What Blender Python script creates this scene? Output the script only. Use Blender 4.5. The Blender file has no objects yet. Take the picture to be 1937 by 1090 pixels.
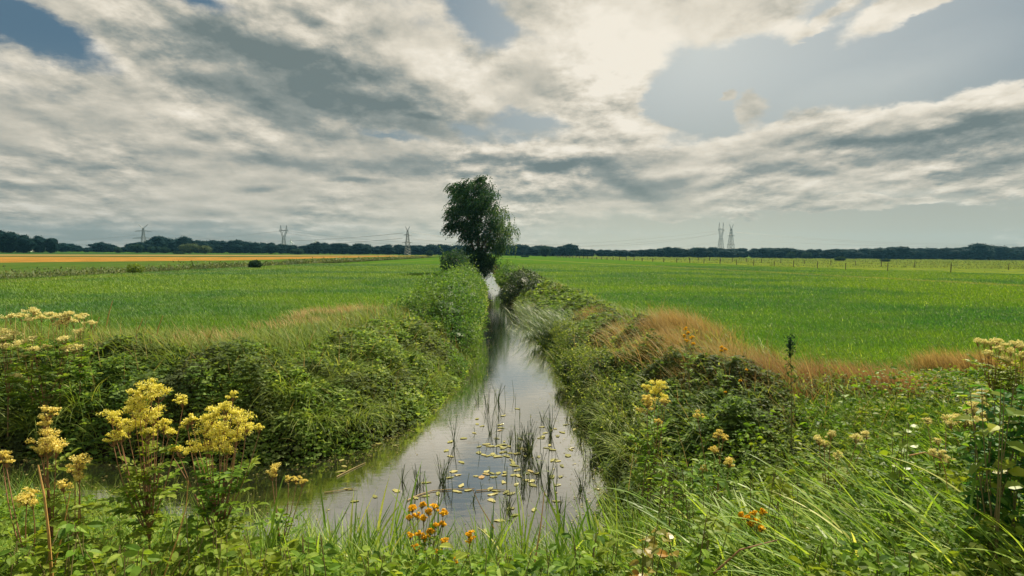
import bpy, math, random
import numpy as np
from mathutils import Matrix, Vector, Euler
PI = math.pi
SC = bpy.context.scene
COL = SC.collection
random.seed(7)
RNG = np.random.default_rng(11)

# ---------------------------------------------------------------- camera
CZ = 2.0
PITCH = math.radians(3.15)
ROLL = math.radians(0.5)
FPX = 1200.0
cam_d = bpy.data.cameras.new('camera')
cam = bpy.data.objects.new('camera', cam_d); COL.objects.link(cam)
cam_d.sensor_width = 36.0
cam_d.lens = 36.0 * FPX / 1937.0
cam_d.clip_start = 0.05; cam_d.clip_end = 9000
CM = (Matrix.Rotation(PI/2 - PITCH, 4, 'X') @ Matrix.Rotation(ROLL, 4, 'Z'))
cam.matrix_world = Matrix.Translation((0, 0, CZ)) @ CM
SC.camera = cam

def ray(px, py):
    d = CM.to_3x3() @ Vector(((px-968.5)/FPX, -(py-545)/FPX, -1.0))
    return d
def P(px, py, z=0.0):            # the point where the line of sight meets height z
    d = ray(px, py); t = (z-CZ)/d.z
    return Vector((d.x*t, d.y*t, z))
def PD(px, py, Y):               # the point on the line of sight at distance Y ahead
    d = ray(px, py); t = Y/d.y
    return Vector((d.x*t, Y, CZ+d.z*t))

# ---------------------------------------------------------------- light
SUN_EL, SUN_AZ = 50.0, 33.0      # azimuth clockwise from +Y
sun_d = bpy.data.lights.new('sun', 'SUN'); sun = bpy.data.objects.new('sun', sun_d); COL.objects.link(sun)
sun_d.energy = 5.0; sun_d.angle = math.radians(0.6); sun_d.color = (1.0, 0.88, 0.66)
sv = Vector((math.sin(math.radians(SUN_AZ))*math.cos(math.radians(SUN_EL)), math.cos(math.radians(SUN_AZ))*math.cos(math.radians(SUN_EL)), math.sin(math.radians(SUN_EL))))
sun.rotation_euler = (-sv).to_track_quat('-Z', 'Y').to_euler()
sun.location = sv*60

SC.view_settings.view_transform = 'Standard'
SC.view_settings.look = 'None'
SC.view_settings.exposure = 0.95
SC.view_settings.gamma = 1.0

# ---------------------------------------------------------------- node helpers
class NT:
    def __init__(s, tree): s.t = tree; s.n = tree.nodes; s.l = tree.links
    def node(s, typ, **kw):
        n = s.n.new(typ)
        for k, v in kw.items(): setattr(n, k, v)
        return n
    def put(s, sock, v):
        if hasattr(v, 'is_linked') or isinstance(v, bpy.types.NodeSocket): s.l.new(v, sock)
        elif v is not None: sock.default_value = v
    def math(s, op, a, b=None, c=None, clamp=False):
        n = s.node('ShaderNodeMath', operation=op, use_clamp=clamp)
        s.put(n.inputs[0], a)
        if b is not None: s.put(n.inputs[1], b)
        if c is not None: s.put(n.inputs[2], c)
        return n.outputs[0]
    def vmath(s, op, a, b=None, scale=None):
        n = s.node('ShaderNodeVectorMath', operation=op)
        s.put(n.inputs[0], a)
        if b is not None: s.put(n.inputs[1], b)
        if scale is not None: s.put(n.inputs['Scale'], scale)
        return n.outputs[0] if op not in ('LENGTH', 'DOT_PRODUCT', 'DISTANCE') else n.outputs['Value']
    def comb(s, x, y, z=0.0):
        n = s.node('ShaderNodeCombineXYZ'); s.put(n.inputs[0], x); s.put(n.inputs[1], y); s.put(n.inputs[2], z); return n.outputs[0]
    def sep(s, v):
        n = s.node('ShaderNodeSeparateXYZ'); s.put(n.inputs[0], v); return n.outputs
    def noise(s, vec, scale, detail=3.0, rough=0.5, dist=0.0, col=False):
        n = s.node('ShaderNodeTexNoise'); s.put(n.inputs['Vector'], vec)
        n.inputs['Scale'].default_value = scale; n.inputs['Detail'].default_value = detail
        n.inputs['Roughness'].default_value = rough; n.inputs['Distortion'].default_value = dist
        return n.outputs['Color'] if col else n.outputs['Fac']
    def mr(s, v, a, b, c=0.0, d=1.0, smooth=True):
        n = s.node('ShaderNodeMapRange', interpolation_type='SMOOTHSTEP' if smooth else 'LINEAR')
        s.put(n.inputs[0], v); n.inputs[1].default_value = a; n.inputs[2].default_value = b
        n.inputs[3].default_value = c; n.inputs[4].default_value = d
        return n.outputs[0]
    def mix(s, f, a, b, blend='MIX'):
        n = s.node('ShaderNodeMix', data_type='RGBA', blend_type=blend); n.clamp_factor = True
        s.put(n.inputs['Factor'], f)
        s.put(n.inputs[6], (*a, 1) if isinstance(a, tuple) and len(a) == 3 else a)
        s.put(n.inputs[7], (*b, 1) if isinstance(b, tuple) and len(b) == 3 else b)
        return n.outputs[2]
    def ramp(s, f, stops):
        n = s.node('ShaderNodeValToRGB'); s.put(n.inputs[0], f)
        e = n.color_ramp.elements
        while len(e) < len(stops): e.new(0.5)
        for i, (p, c) in enumerate(stops): e[i].position = p; e[i].color = (*c, 1)
        return n.outputs[0]

# ---------------------------------------------------------------- sky
def build_sky():
    w = bpy.data.worlds.new('World'); SC.world = w; w.use_nodes = True
    t = NT(w.node_tree); t.n.clear()
    out = t.node('ShaderNodeOutputWorld'); bg = t.node('ShaderNodeBackground'); t.l.new(bg.outputs[0], out.inputs[0])
    K = 0.10
    bg.inputs[1].default_value = K
    sky = t.node('ShaderNodeTexSky', sky_type='NISHITA'); sky.sun_disc = False
    sky.sun_elevation = math.radians(SUN_EL); sky.sun_rotation = math.radians(SUN_AZ)
    sky.air_density = 1.0; sky.dust_density = 2.5; sky.ozone_density = 1.5
    tc = t.node('ShaderNodeTexCoord')
    dv = t.vmath('NORMALIZE', tc.outputs['Generated'])
    x, y, z = t.sep(dv)
    z0 = t.math('MAXIMUM', z, 0.0)
    az = t.math('ARCTAN2', x, y)
    el = t.math('ARCSINE', z)
    base = t.comb(az, el, 0.0)
    # flat cloud layer coordinates: bands get thinner towards the horizon
    den = t.math('ADD', z0, 0.09)
    pl = t.comb(t.math('DIVIDE', x, den), t.math('DIVIDE', y, den), 0.0)
    warp = t.vmath('SUBTRACT', t.noise(t.vmath('MULTIPLY', base, (1.0, 2.2, 1.0)), 8.0, 8.0, 0.66, col=True), (0.5, 0.5, 0.5))
    warp = t.vmath('MULTIPLY', warp, (0.085, 0.06, 0.0))
    uv = t.vmath('ADD', base, warp)

    def bl(src, px, py, rx, ry, rot, wgt):
        d = ray(px, py).normalized()
        a0 = math.atan2(d.x, d.y); e0 = math.asin(d.z)
        c = math.cos(a0)
        n = t.node('ShaderNodeMapping', vector_type='TEXTURE')
        t.l.new(src, n.inputs[0])
        n.inputs['Location'].default_value = (a0, e0, 0)
        n.inputs['Rotation'].default_value = (0, 0, math.radians(-rot))
        n.inputs['Scale'].default_value = (rx*c*c/FPX, ry*c/FPX, 1)
        g = t.node('ShaderNodeTexGradient', gradient_type='SPHERICAL'); t.l.new(n.outputs[0], g.inputs[0])
        return t.math('MULTIPLY', g.outputs['Fac'], wgt)
    def total(lst, start):
        acc = start
        for it in lst: acc = t.math('ADD', acc, it)
        return acc

    # cover: positive = cloud, negative = blue hole (photo layout, x y rx ry rot weight)
    C = [(100, 70, 210, 50, 14, -1.7), (30, 40, 110, 60, 0, -.8), (350, -8, 230, 44, 10, -2.0),
         (1640, 120, 500, 165, 0, -3.0), (1330, 170, 150, 190, 0, -2.0), (1330, 30, 120, 120, 0, -.8), (1930, 50, 300, 150, 0, -2.4), (900, 20, 90, 60, 45, -2.0),
         (1010, 75, 90, 36, 10, -1.0), (1010, 238, 150, 30, 0, -1.7), (740, 250, 150, 17, 9, -2.0), (870, 240, 70, 24, 25, -1.3), (298, 215, 22, 13, 0, -1.0),
         (1250, 215, 90, 60, 0, -1.0), (1480, 440, 700, 60, 0, -1.5), (1450, 285, 180, 10, -4, -.8), (300, 445, 800, 40, 0, -0.8), (1700, 400, 500, 45, 0, -1.2),
         (800, 345, 130, 10, 0, -.7),
         (1400, 35, 190, 78, -28, 2.9), (1290, 15, 140, 70, 0, 1.5), (1690, 25, 240, 46, -24, 2.7), (1800, -10, 160, 30, 0, 1.6), (1410, 195, 60, 46, -20, 3.3), (1366, 176, 34, 16, -30, 3.3), (1500, 62, 60, 24, -20, 1.6), (1560, 40, 130, 22, -30, 1.7), (1900, 20, 120, 30, -20, 1.5), (1250, 250, 90, 24, 0, 1.4),
         (1120, 130, 170, 150, 0, 2.0), (1150, 220, 130, 60, 20, 1.3), (1600, 250, 330, 60, -5, 2.4), (1850, 235, 340, 78, -5, 3.0), (1200, 340, 340, 70, 8, 1.8), (1400, 300, 280, 70, -10, 1.5),
         (1404, 386, 80, 20, 0, 3.2), (1500, 391, 110, 18, 0, 3.0), (1560, 394, 70, 13, 0, 3.0), (1630, 376, 56, 12, 0, 3.2), (1720, 380, 46, 11, 0, 3.0), (1650, 394, 60, 11, 0, 2.6),
         (1270, 412, 60, 9, 0, 1.8), (1405, 412, 50, 8, 0, 1.8), (1910, 368, 120, 16, -8, 1.9), (1850, 345, 140, 16, 0, 1.2), (250, 408, 40, 10, 0, 1.8), (190, 398, 60, 8, 0, .8),
         (450, 320, 700, 110, 0, 1.3), (560, 140, 460, 170, 10, 1.5), (1000, 370, 400, 40, 0, .8)]
    cov = total([bl(uv, *c) for c in C], 0.80)
    # keep the far deck from being squeezed into threads
    den2 = t.math('ADD', z0, 0.17)
    plw = t.vmath('MULTIPLY', t.comb(t.math('DIVIDE', x, den2), t.math('DIVIDE', y, den2), 0.0), (1.45, 1.1, 1.0))
    n1 = t.noise(pl, 1.1, 8.0, 0.52, 0.15)
    n2 = t.noise(t.vmath('MULTIPLY', base, (1.0, 1.45, 1.0)), 17.0, 10.0, 0.62)
    n4 = t.noise(plw, 3.4, 9.0, 0.62, .1)
    n4b = t.noise(t.vmath('SCALE', t.vmath('ADD', plw, (0.01, 0.0, 0.0)), scale=0.955), 3.4, 9.0, 0.62, .1)
    cov = t.math('ADD', cov, t.math('MULTIPLY', t.math('SUBTRACT', n1, 0.5), 1.5))
    cov = t.math('ADD', cov, t.math('MULTIPLY', t.math('SUBTRACT', n2, 0.5), 1.5))
    cov = t.math('ADD', cov, t.math('MULTIPLY', t.math('SUBTRACT', n4, 0.5), 0.7))
    alpha = t.mr(cov, -0.2, 0.85)
    # grey undersides and bright lit parts of the cloud deck
    D = [(600, 165, 400, 110, 14, 1.15), (740, 195, 300, 70, 12, .65), (440, 180, 380, 60, 12, .45), (460, 80, 260, 60, 20, .55), (600, 47, 45, 11, 0, 1.1), (806, 217, 50, 8, 0, 1.0), (1020, 150, 120, 60, 0, .5),
         (860, 312, 420, 26, 0, .8), (560, 310, 420, 22, 2, .6), (200, 318, 180, 13, 0, .8), (60, 352, 220, 16, 0, .7), (120, 225, 260, 40, 12, .5), (60, 275, 240, 44, 8, .6),
         (1100, 308, 240, 26, 0, .8), (1215, 362, 110, 36, 25, 1.0), (1060, 372, 260, 15, 0, .7), (1290, 338, 70, 16, -6, .8), (1500, 325, 160, 24, -8, .8), (1410, 325, 60, 14, -10, .6),
         (1620, 264, 160, 24, -8, .8), (1840, 248, 330, 38, -8, 1.5), (1530, 252, 120, 20, -14, .6), (1900, 305, 170, 34, -10, 1.2), (1690, 262, 240, 14, -3, .6), (1620, 312, 60, 12, -5, .7),
         (680, 340, 80, 8, 0, 1.0), (595, 408, 60, 5, 0, .9), (500, 358, 60, 9, 0, .8), (600, 383, 90, 9, 0, .6), (1410, 417, 30, 4, 0, 1.4),
         (1110, 120, 200, 130, 0, -.8), (1150, 60, 150, 120, 0, -.6), (1180, 225, 120, 40, 25, -.5), (560, 40, 400, 50, 22, -.3), (860, 110, 160, 120, 30, -.6), (1400, 30, 260, 110, 0, -.6), (1700, 30, 260, 80, 0, -.5), (1340, 290, 160, 40, -20, -.5),
         (1680, 208, 340, 24, -8, -.7), (900, 275, 500, 14, 0, -.5), (1580, 290, 260, 16, -4, -.6), (1880, 186, 200, 20, -5, -.7), (850, 270, 350, 16, 6, -.4)]
    uv2 = t.vmath('ADD', base, t.vmath('SCALE', warp, scale=0.55))
    dk = total([bl(uv2, *c) for c in D], 0.22)
    n3 = t.noise(t.vmath('ADD', pl, (3.7, 1.3, 0.0)), 1.5, 6.0, 0.48, 0.3)
    dk = t.math('ADD', dk, t.math('MULTIPLY', t.math('SUBTRACT', n3, 0.5), 1.3))
    # relief: the same cloud noise a little higher up; where it is thicker above, the cloud is in its own shade
    dk = t.math('ADD', dk, t.math('MULTIPLY', t.math('SUBTRACT', n4b, n4), t.mr(t.noise(t.vmath('ADD', base, (4.0, 2.0, 0.0)), 5.0, 3.0, .5), .36, .64, 0.8, 4.4)))
    dk = t.math('ADD', dk, t.math('MULTIPLY', t.math('SUBTRACT', n2, 0.5), -1.1))
    dk = t.math('ADD', dk, t.math('MULTIPLY', t.math('SUBTRACT', cov, 0.9), 0.14))
    shade = t.mr(dk, -0.55, 1.7, smooth=False)
    i = 0.73/K
    cc = t.ramp(shade, [(0.0, (.63, .585, .50)), (0.22, (.52, .48, .40)), (0.45, (.365, .35, .295)), (0.70, (.205, .225, .208)), (1.0, (.12, .15, .148))])
    cc = t.vmath('SCALE', cc, scale=i)
    # clear sky: the physical sky, greyed by summer haze, deeper blue to the left
    lef = t.mr(az, -0.62, 0.35)
    tint = t.mix(lef, (.70, .98, 1.20), (.98, .97, .96))
    ns = t.vmath('SCALE', t.mix(1.0, sky.outputs[0], tint, 'MULTIPLY'), scale=0.6)
    flat = t.mix(lef, (.062*i, .105*i, .135*i), (.135*i, .180*i, .200*i))
    clear = t.mix(0.88, ns, flat)
    glow = t.math('MAXIMUM', total([bl(base, 1330, 90, 640, 520, 0, 1.0), bl(uv, 1700, 150, 300, 60, -14, .25)], 0.0), 0.0)
    clear = t.mix(glow, clear, (.42*i, .44*i, .42*i))
    clear = t.mix(t.mr(el, .27, .06), clear, (.27*i, .295*i, .27*i))
    col = t.mix(alpha, clear, cc)
    # low haze band over the horizon
    hz = t.mr(el, 0.0, 0.15)
    hz = t.math('POWER', t.math('SUBTRACT', 1.0, hz), 1.3)
    side = t.mr(az, -0.55, 0.12)
    hcol = t.mix(side, (.175*i, .195*i, .172*i), (.40*i, .39*i, .295*i))
    side2 = t.mr(az, 0.25, 0.65)
    hcol = t.mix(side2, hcol, (.33*i, .335*i, .265*i))
    col = t.mix(t.math('MULTIPLY', t.math('MULTIPLY', hz, 0.93), t.math('SUBTRACT', 1.0, t.math('MULTIPLY', alpha, 0.38))), col, hcol)
    t.l.new(col, bg.inputs[0])
    w.cycles.sampling_method = 'MANUAL'; w.cycles.sample_map_resolution = 512
build_sky()
# ---------------------------------------------------------------- materials
MATS = {}
def new_mat(name):
    m = bpy.data.materials.new(name); m.use_nodes = True; t = NT(m.node_tree); t.n.clear()
    out = t.node('ShaderNodeOutputMaterial'); MATS[name] = m
    return m, t, out
def leafmat(name, stops, trans=0.35, rough=0.5, patch=None, pscale=0.6, spec=0.18, tcol=(1.35, 1.3, 0.55)):
    """Foliage: a colour per leaf or blade, patches of another tone in the growth, light coming through."""
    m, t, out = new_mat(name)
    at = t.node('ShaderNodeAttribute', attribute_name='rnd')
    c = t.ramp(at.outputs['Fac'], stops)
    tc = t.node('ShaderNodeTexCoord'); geo = t.node('ShaderNodeNewGeometry')
    if patch:
        n = t.noise(geo.outputs['Position'], pscale, 3.0, 0.6)
        c = t.mix(t.mr(n, 0.42, 0.64), c, t.mix(0.8, c, patch))
    p = t.node('ShaderNodeBsdfPrincipled'); t.l.new(c, p.inputs['Base Color'])
    p.inputs['Roughness'].default_value = rough; p.inputs['Specular IOR Level'].default_value = spec
    tr = t.node('ShaderNodeBsdfTranslucent')
    t.l.new(t.mix(1.0, c, tcol, 'MULTIPLY'), tr.inputs[0])
    mx = t.node('ShaderNodeMixShader'); mx.inputs[0].default_value = trans
    t.l.new(p.outputs[0], mx.inputs[1]); t.l.new(tr.outputs[0], mx.inputs[2]); t.l.new(mx.outputs[0], out.inputs[0])
    return m
def solid(name, col, rough=0.8, nscale=6.0, var=0.35, bump=0.0, metal=0.0):
    m, t, out = new_mat(name)
    p = t.node('ShaderNodeBsdfPrincipled'); tc = t.node('ShaderNodeTexCoord')
    n = t.noise(tc.outputs['Object'], nscale, 5.0, 0.65)
    d = tuple(v*(1-var) for v in col); l = tuple(min(1, v*(1+var)) for v in col)
    t.l.new(t.mix(n, d, l), p.inputs['Base Color']); p.inputs['Roughness'].default_value = rough; p.inputs['Metallic'].default_value = metal
    if bump:
        b = t.node('ShaderNodeBump'); b.inputs['Strength'].default_value = bump; t.l.new(n, b.inputs['Height']); t.l.new(b.outputs[0], p.inputs['Normal'])
    t.l.new(p.outputs[0], out.inputs[0])
    return m

# ---------------------------------------------------------------- value noise in numpy
def _hash(ix, iy, s):
    h = (ix.astype(np.int64)*374761393 + iy.astype(np.int64)*668265263 + s*1442695041) & 0xffffffff
    h = ((h ^ (h >> 13))*1274126177) & 0xffffffff
    return ((h ^ (h >> 16)) & 0xffff)/65535.0
def vnoise(x, y, s=0):
    ix = np.floor(x); iy = np.floor(y); fx = x-ix; fy = y-iy
    fx = fx*fx*(3-2*fx); fy = fy*fy*(3-2*fy)
    a = _hash(ix, iy, s); b = _hash(ix+1, iy, s); c = _hash(ix, iy+1, s); d = _hash(ix+1, iy+1, s)
    return (a*(1-fx)+b*fx)*(1-fy) + (c*(1-fx)+d*fx)*fy
def fbm(x, y, s=0, o=4):
    r = 0; a = .5; t = 0
    for k in range(o):
        r = r + a*vnoise(x*2**k, y*2**k, s+k*17); t += a; a *= .5
    return r/t
def sstep(v, a, b):
    t = np.clip((v-a)/(b-a), 0, 1); return t*t*(3-2*t)

# ---------------------------------------------------------------- water outline and terrain
def pxl(lst, z): return [tuple(P(a, b, z)[:2]) for a, b in lst]
WZ = -1.1
LEFT_BANK = [(-30, 10.9), (-18, 10.6), (-11, 10.0), (-7.5, 9.5), (-5.6, 9.3), (-4.2, 9.15), (-3.0, 9.3), (-2.3, 10.0), (-1.75, 11.4), (-1.5, 13.0), (-1.3, 15.2), (-1.25, 18), (-1.3, 24), (-1.45, 31), (-1.95, 46), (-2.7, 62), (-4.3, 80), (-9.0, 160)]
RIGHT_BANK = [(-7.0, 160), (-1.9, 78), (-1.2, 62), (-.15, 46), (.8, 31), (1.15, 22), (1.38, 16), (1.48, 12), (1.5, 9.2), (1.3, 7.9), (.95, 6.7)]
NEAR_BANK = [(0.4, 6.15), (-1.0, 6.2), (-2.2, 6.4), (-3.6, 7.15), (-6, 7.55), (-9, 7.9), (-15, 8.3), (-30, 8.6)]
WPOLY = np.array(LEFT_BANK + RIGHT_BANK + NEAR_BANK)
def sdist(x, y):                 # signed distance to the water's edge, positive on land
    x = np.asarray(x, float); y = np.asarray(y, float)
    best = np.full(x.shape, 1e9); inside = np.zeros(x.shape, bool)
    n = len(WPOLY)
    for i in range(n):
        ax, ay = WPOLY[i]; bx, by = WPOLY[(i+1) % n]
        dx, dy = bx-ax, by-ay
        t = np.clip(((x-ax)*dx+(y-ay)*dy)/(dx*dx+dy*dy), 0, 1)
        best = np.minimum(best, (x-ax-t*dx)**2+(y-ay-t*dy)**2)
        c = ((ay > y) != (by > y)) & (x < (bx-ax)*(y-ay)/((by-ay) if by != ay else 1e-9)+ax)
        inside ^= c
    d = np.sqrt(best)
    return np.where(inside, -d, d)
def ground_z(x, y, sd=None):
    x = np.asarray(x, float); y = np.asarray(y, float)
    if sd is None: sd = sdist(x, y)
    near = 1-sstep(y, 6.0, 9.0)                       # the bank we stand on is longer and rises higher
    W = 2.1*(1-near)+4.6*near; top = 0.0*(1-near)+0.32*near
    W = W + .5*(fbm(x*.5, y*.5, 5)-.5)
    t = np.clip(sd/W, 0, 1)
    up = (t**0.75)*(1-near)+(t**1.0)*near
    z = WZ-0.12 + (top-WZ+0.12)*up
    z = z + 0.10*(fbm(x*.9, y*.9, 9)-.5)*np.exp(-np.clip(sd-3, 0, 50)/4)*(sd > 0)
    z = np.where(sd < 0, WZ-0.12-0.5*np.clip(-sd/0.9, 0, 1), z)
    # shallow ditch beside the far left field
    ld = np.abs(x+34.5+0.0*y); z = z - np.where(y > 12, 0.45*np.exp(-(ld/1.3)**2), 0)
    # a gentle dip behind the near bank
    return z

# ---------------------------------------------------------------- mesh building from arrays
class Batch:
    def __init__(s): s.v = []; s.f = []; s.r = []; s.n = 0
    def add(s, verts, faces, rnd=None):
        verts = np.asarray(verts, np.float32).reshape(-1, 3); faces = np.asarray(faces, np.int64)
        if len(faces) == 0: return
        s.v.append(verts); s.f.append(faces+s.n); s.n += len(verts)
        s.r.append(np.full(len(faces), .5, np.float32) if rnd is None else np.broadcast_to(np.asarray(rnd, np.float32), (len(faces),)).copy())
    def mesh(s, name, mat, smooth=False):
        me = bpy.data.meshes.new(name)
        if s.n == 0: return me
        v = np.concatenate(s.v); me.vertices.add(len(v)); me.vertices.foreach_set('co', v.ravel())
        tot = np.concatenate([np.full(len(f), f.shape[1], np.int32) for f in s.f])
        idx = np.concatenate([f.ravel() for f in s.f]).astype(np.int32)
        st = np.concatenate([[0], np.cumsum(tot)[:-1]]).astype(np.int32)
        me.loops.add(len(idx)); me.loops.foreach_set('vertex_index', idx)
        me.polygons.add(len(tot)); me.polygons.foreach_set('loop_start', st)
        me.update(calc_edges=True)
        a = me.attributes.new('rnd', 'FLOAT', 'FACE'); a.data.foreach_set('value', np.concatenate(s.r))
        me.polygons.foreach_set('use_smooth', np.full(len(tot), smooth, bool))
        me.materials.append(mat); me.validate()
        return me

def tag(o, label=None, cat=None, group=None, kind=None):
    if label: o['label'] = label
    if cat: o['category'] = cat
    if group: o['group'] = group
    if kind: o['kind'] = kind
    return o
def obj(name, b, mat, parent=None, loc=None, smooth=False):
    me = b if isinstance(b, bpy.types.Mesh) else b.mesh(name, mat, smooth)
    o = bpy.data.objects.new(name, me); COL.objects.link(o)
    if parent: o.parent = parent
    if loc is not None: o.location = loc
    return o
def empty(name, loc=(0, 0, 0), label=None, cat=None, group=None, rz=0, scale=1):
    o = bpy.data.objects.new(name, None); COL.objects.link(o); o.location = loc
    o.rotation_euler = (0, 0, rz); o.scale = (scale,)*3 if not hasattr(scale, '__len__') else scale
    o.empty_display_size = .2
    return tag(o, label, cat, group)
def copy_tree(o, parent=None):
    c = o.copy(); COL.objects.link(c)
    if parent: c.parent = parent
    for ch in list(o.children): copy_tree(ch, c)
    return c

# leaf templates: (along, across, up)
LEAF4 = (np.array([(0, 0, 0), (.42, .5, .06), (1, 0, 0), (.42, -.5, .06)], float), np.array([(0, 3, 2, 1)]))
LEAF6 = (np.array([(0, 0, 0), (.30, .48, .10), (.72, .34, .08), (1, 0, -.10), (.72, -.34, .08), (.30, -.48, .10), (.35, 0, 0), (.72, 0, 0)], float),
         np.array([(0, 6, 1, 1), (6, 7, 2, 1), (7, 3, 2, 2), (0, 5, 5, 6), (6, 5, 4, 7), (7, 4, 4, 3)]))
def _tri_fix(T):
    V, F = T; tris = []
    for f in F:
        u = []
        for i in f:
            if i not in u: u.append(int(i))
        if len(u) == 3: tris.append(u)
        else: tris += [[u[0], u[1], u[2]], [u[0], u[2], u[3]]]
    return V, np.array(tris)
LEAF6 = _tri_fix(LEAF6)
def serrate():                    # broad toothed leaf (bramble or nettle leaflet)
    pts = [(0, 0, 0)]
    xs = [.08, .16, .2, .30, .34, .46, .5, .62, .66, .78, .82, .92]; ws = [.26, .40, .36, .50, .44, .50, .42, .43, .33, .31, .2, .16]
    V = [(0, 0, 0)]; 
    for x, w in zip(xs, ws): V.append((x, w, .12*w*2))
    V.append((1.0, 0, -.12))
    for x, w in zip(xs, ws): V.append((x, -w, .12*w*2))
    mid = len(V); V += [(.16, 0, 0), (.5, 0, .02), (.82, 0, -.03)]
    m0, m1, m2 = mid, mid+1, mid+2; T = []
    for s in (0, 13):
        i = lambda k: k+s
        ch = [0]+[i(k) for k in range(1, 13)]+[13]
        mids = [m0]*4+[m1]*5+[m2]*4
        for k in range(13):
            t = [ch[k], ch[k+1], mids[k]]
            T.append(t if s else t[::-1])
        T += [[ch[4], m0, m1] if not s else [ch[4], m1, m0], [ch[9], m1, m2] if not s else [ch[9], m2, m1]]
    return np.array(V, float), np.array(T)
LEAFS = serrate()
FLECK = (np.array([(-.5, -.5, 0), (.5, -.5, 0.1), (.5, .5, 0), (-.5, .5, .1)], float), np.array([(0, 1, 2, 3)]))
TRI = (np.array([(0, .5, 0), (0, -.5, 0), (1, 0, 0)], float), np.array([(0, 1, 2)]))

def nrm(v): return v/np.maximum(np.linalg.norm(v, axis=-1, keepdims=True), 1e-9)
def put(b, T, pos, d, n, L, W, rnd):
    """Place template T at pos with long axis d and facing n."""
    V, F = T; N = len(pos)
    if N == 0: return
    d = nrm(d); c = nrm(np.cross(n, d)); u = np.cross(d, c)
    L = np.broadcast_to(L, (N,))[:, None, None]; W = np.broadcast_to(W, (N,))[:, None, None]
    v = pos[:, None, :] + d[:, None, :]*V[None, :, 0:1]*L + c[:, None, :]*V[None, :, 1:2]*W + u[:, None, :]*V[None, :, 2:3]*L
    f = F[None]+(np.arange(N)*len(V))[:, None, None]
    b.add(v.reshape(-1, 3), f.reshape(-1, F.shape[1]), np.repeat(np.broadcast_to(rnd, (N,)), len(F)))
def blades(b, pos, az, L, W, lean, droop, rnd, K=3, twist=0.0, rng=RNG):
    """Grass blades: arcs that start `lean` off vertical and bend over by `droop` (radians) along their length."""
    N = len(pos)
    if N == 0: return
    az = np.broadcast_to(az, (N,)); L = np.broadcast_to(L, (N,)); W = np.broadcast_to(W, (N,)); lean = np.broadcast_to(lean, (N,)); droop = np.broadcast_to(droop, (N,))
    h = np.stack([np.cos(az), np.sin(az), 0*az], 1); s = np.stack([-np.sin(az), np.cos(az), 0*az], 1)
    tw = rng.uniform(-1, 1, N)[:, None]*0.9
    side = nrm(s*np.cos(tw)+h*np.sin(tw))
    p = pos.astype(float).copy(); V = []
    for k in range(K+1):
        t = k/K
        w = (W*0.5*(1 if k == 0 else (1-t**1.8)*1.0+0.0))[:, None]
        if k < K: V += [p-side*w, p+side*w]
        else: V += [p]
        a = lean+droop*(t+.5/K)
        p = p+(h*np.sin(a)[:, None]+np.array([0, 0, 1.0])*np.cos(a)[:, None])*(L/K)[:, None]
    V = np.stack(V, 1); nv = V.shape[1]; base = (np.arange(N)*nv)[:, None]
    F = []
    for k in range(K-1):
        F.append(base+np.array([2*k, 2*k+1, 2*k+3])); F.append(base+np.array([2*k, 2*k+3, 2*k+2]))
    F.append(base+np.array([2*K-2, 2*K-1, 2*K]))
    F = np.stack(F, 1).reshape(-1, 3)
    b.add(V.reshape(-1, 3), F, np.repeat(np.broadcast_to(rnd, (N,)), 2*(K-1)+1))
    return p
def tube(b, pts, rad, rnd=.5, sides=5):
    pts = np.asarray(pts, float); n = len(pts)
    rad = np.broadcast_to(rad, (n,)) if np.ndim(rad) == 0 or len(np.atleast_1d(rad)) == n else np.linspace(rad[0], rad[1], n)
    tg = nrm(np.gradient(pts, axis=0)); ref = np.array([.31, .17, .93]) if abs(tg[:, 2]).mean() < .8 else np.array([.95, .2, .1])
    a = nrm(np.cross(tg, ref)); c = np.cross(tg, a)
    th = np.arange(sides)*2*PI/sides
    V = pts[:, None]+rad[:, None, None]*(a[:, None]*np.cos(th)[None, :, None]+c[:, None]*np.sin(th)[None, :, None])
    F = []
    for i in range(n-1):
        for j in range(sides):
            k = (j+1) % sides; F.append((i*sides+j, i*sides+k, (i+1)*sides+k, (i+1)*sides+j))
    b.add(V.reshape(-1, 3), np.array(F), rnd)
    b.add(V[-1], np.array([list(range(sides))]) if sides > 2 else np.zeros((0, 3)), rnd)
def bar(b, p, q, r, sides=4, rnd=.5): tube(b, [p, q], r, rnd, sides)
def box(b, c, s, rnd=.5):
    c = np.array(c, float); s = np.array(s, float)/2
    V = [c+s*np.array(k) for k in [(-1, -1, -1), (1, -1, -1), (1, 1, -1), (-1, 1, -1), (-1, -1, 1), (1, -1, 1), (1, 1, 1), (-1, 1, 1)]]
    b.add(V, np.array([(0, 3, 2, 1), (4, 5, 6, 7), (0, 1, 5, 4), (1, 2, 6, 5), (2, 3, 7, 6), (3, 0, 4, 7)]), rnd)
def rdirs(n, rng=RNG, zb=0.0):
    v = rng.normal(size=(n, 3)); v[:, 2] += zb; return nrm(v)
def curve(p, q, bend, n=6):       # a stem from p to q bowing towards `bend`
    t = np.linspace(0, 1, n)[:, None]; p = np.array(p, float); q = np.array(q, float)
    return p*(1-t)+q*t+np.array(bend)*(t*(1-t)*4)*.5
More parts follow.
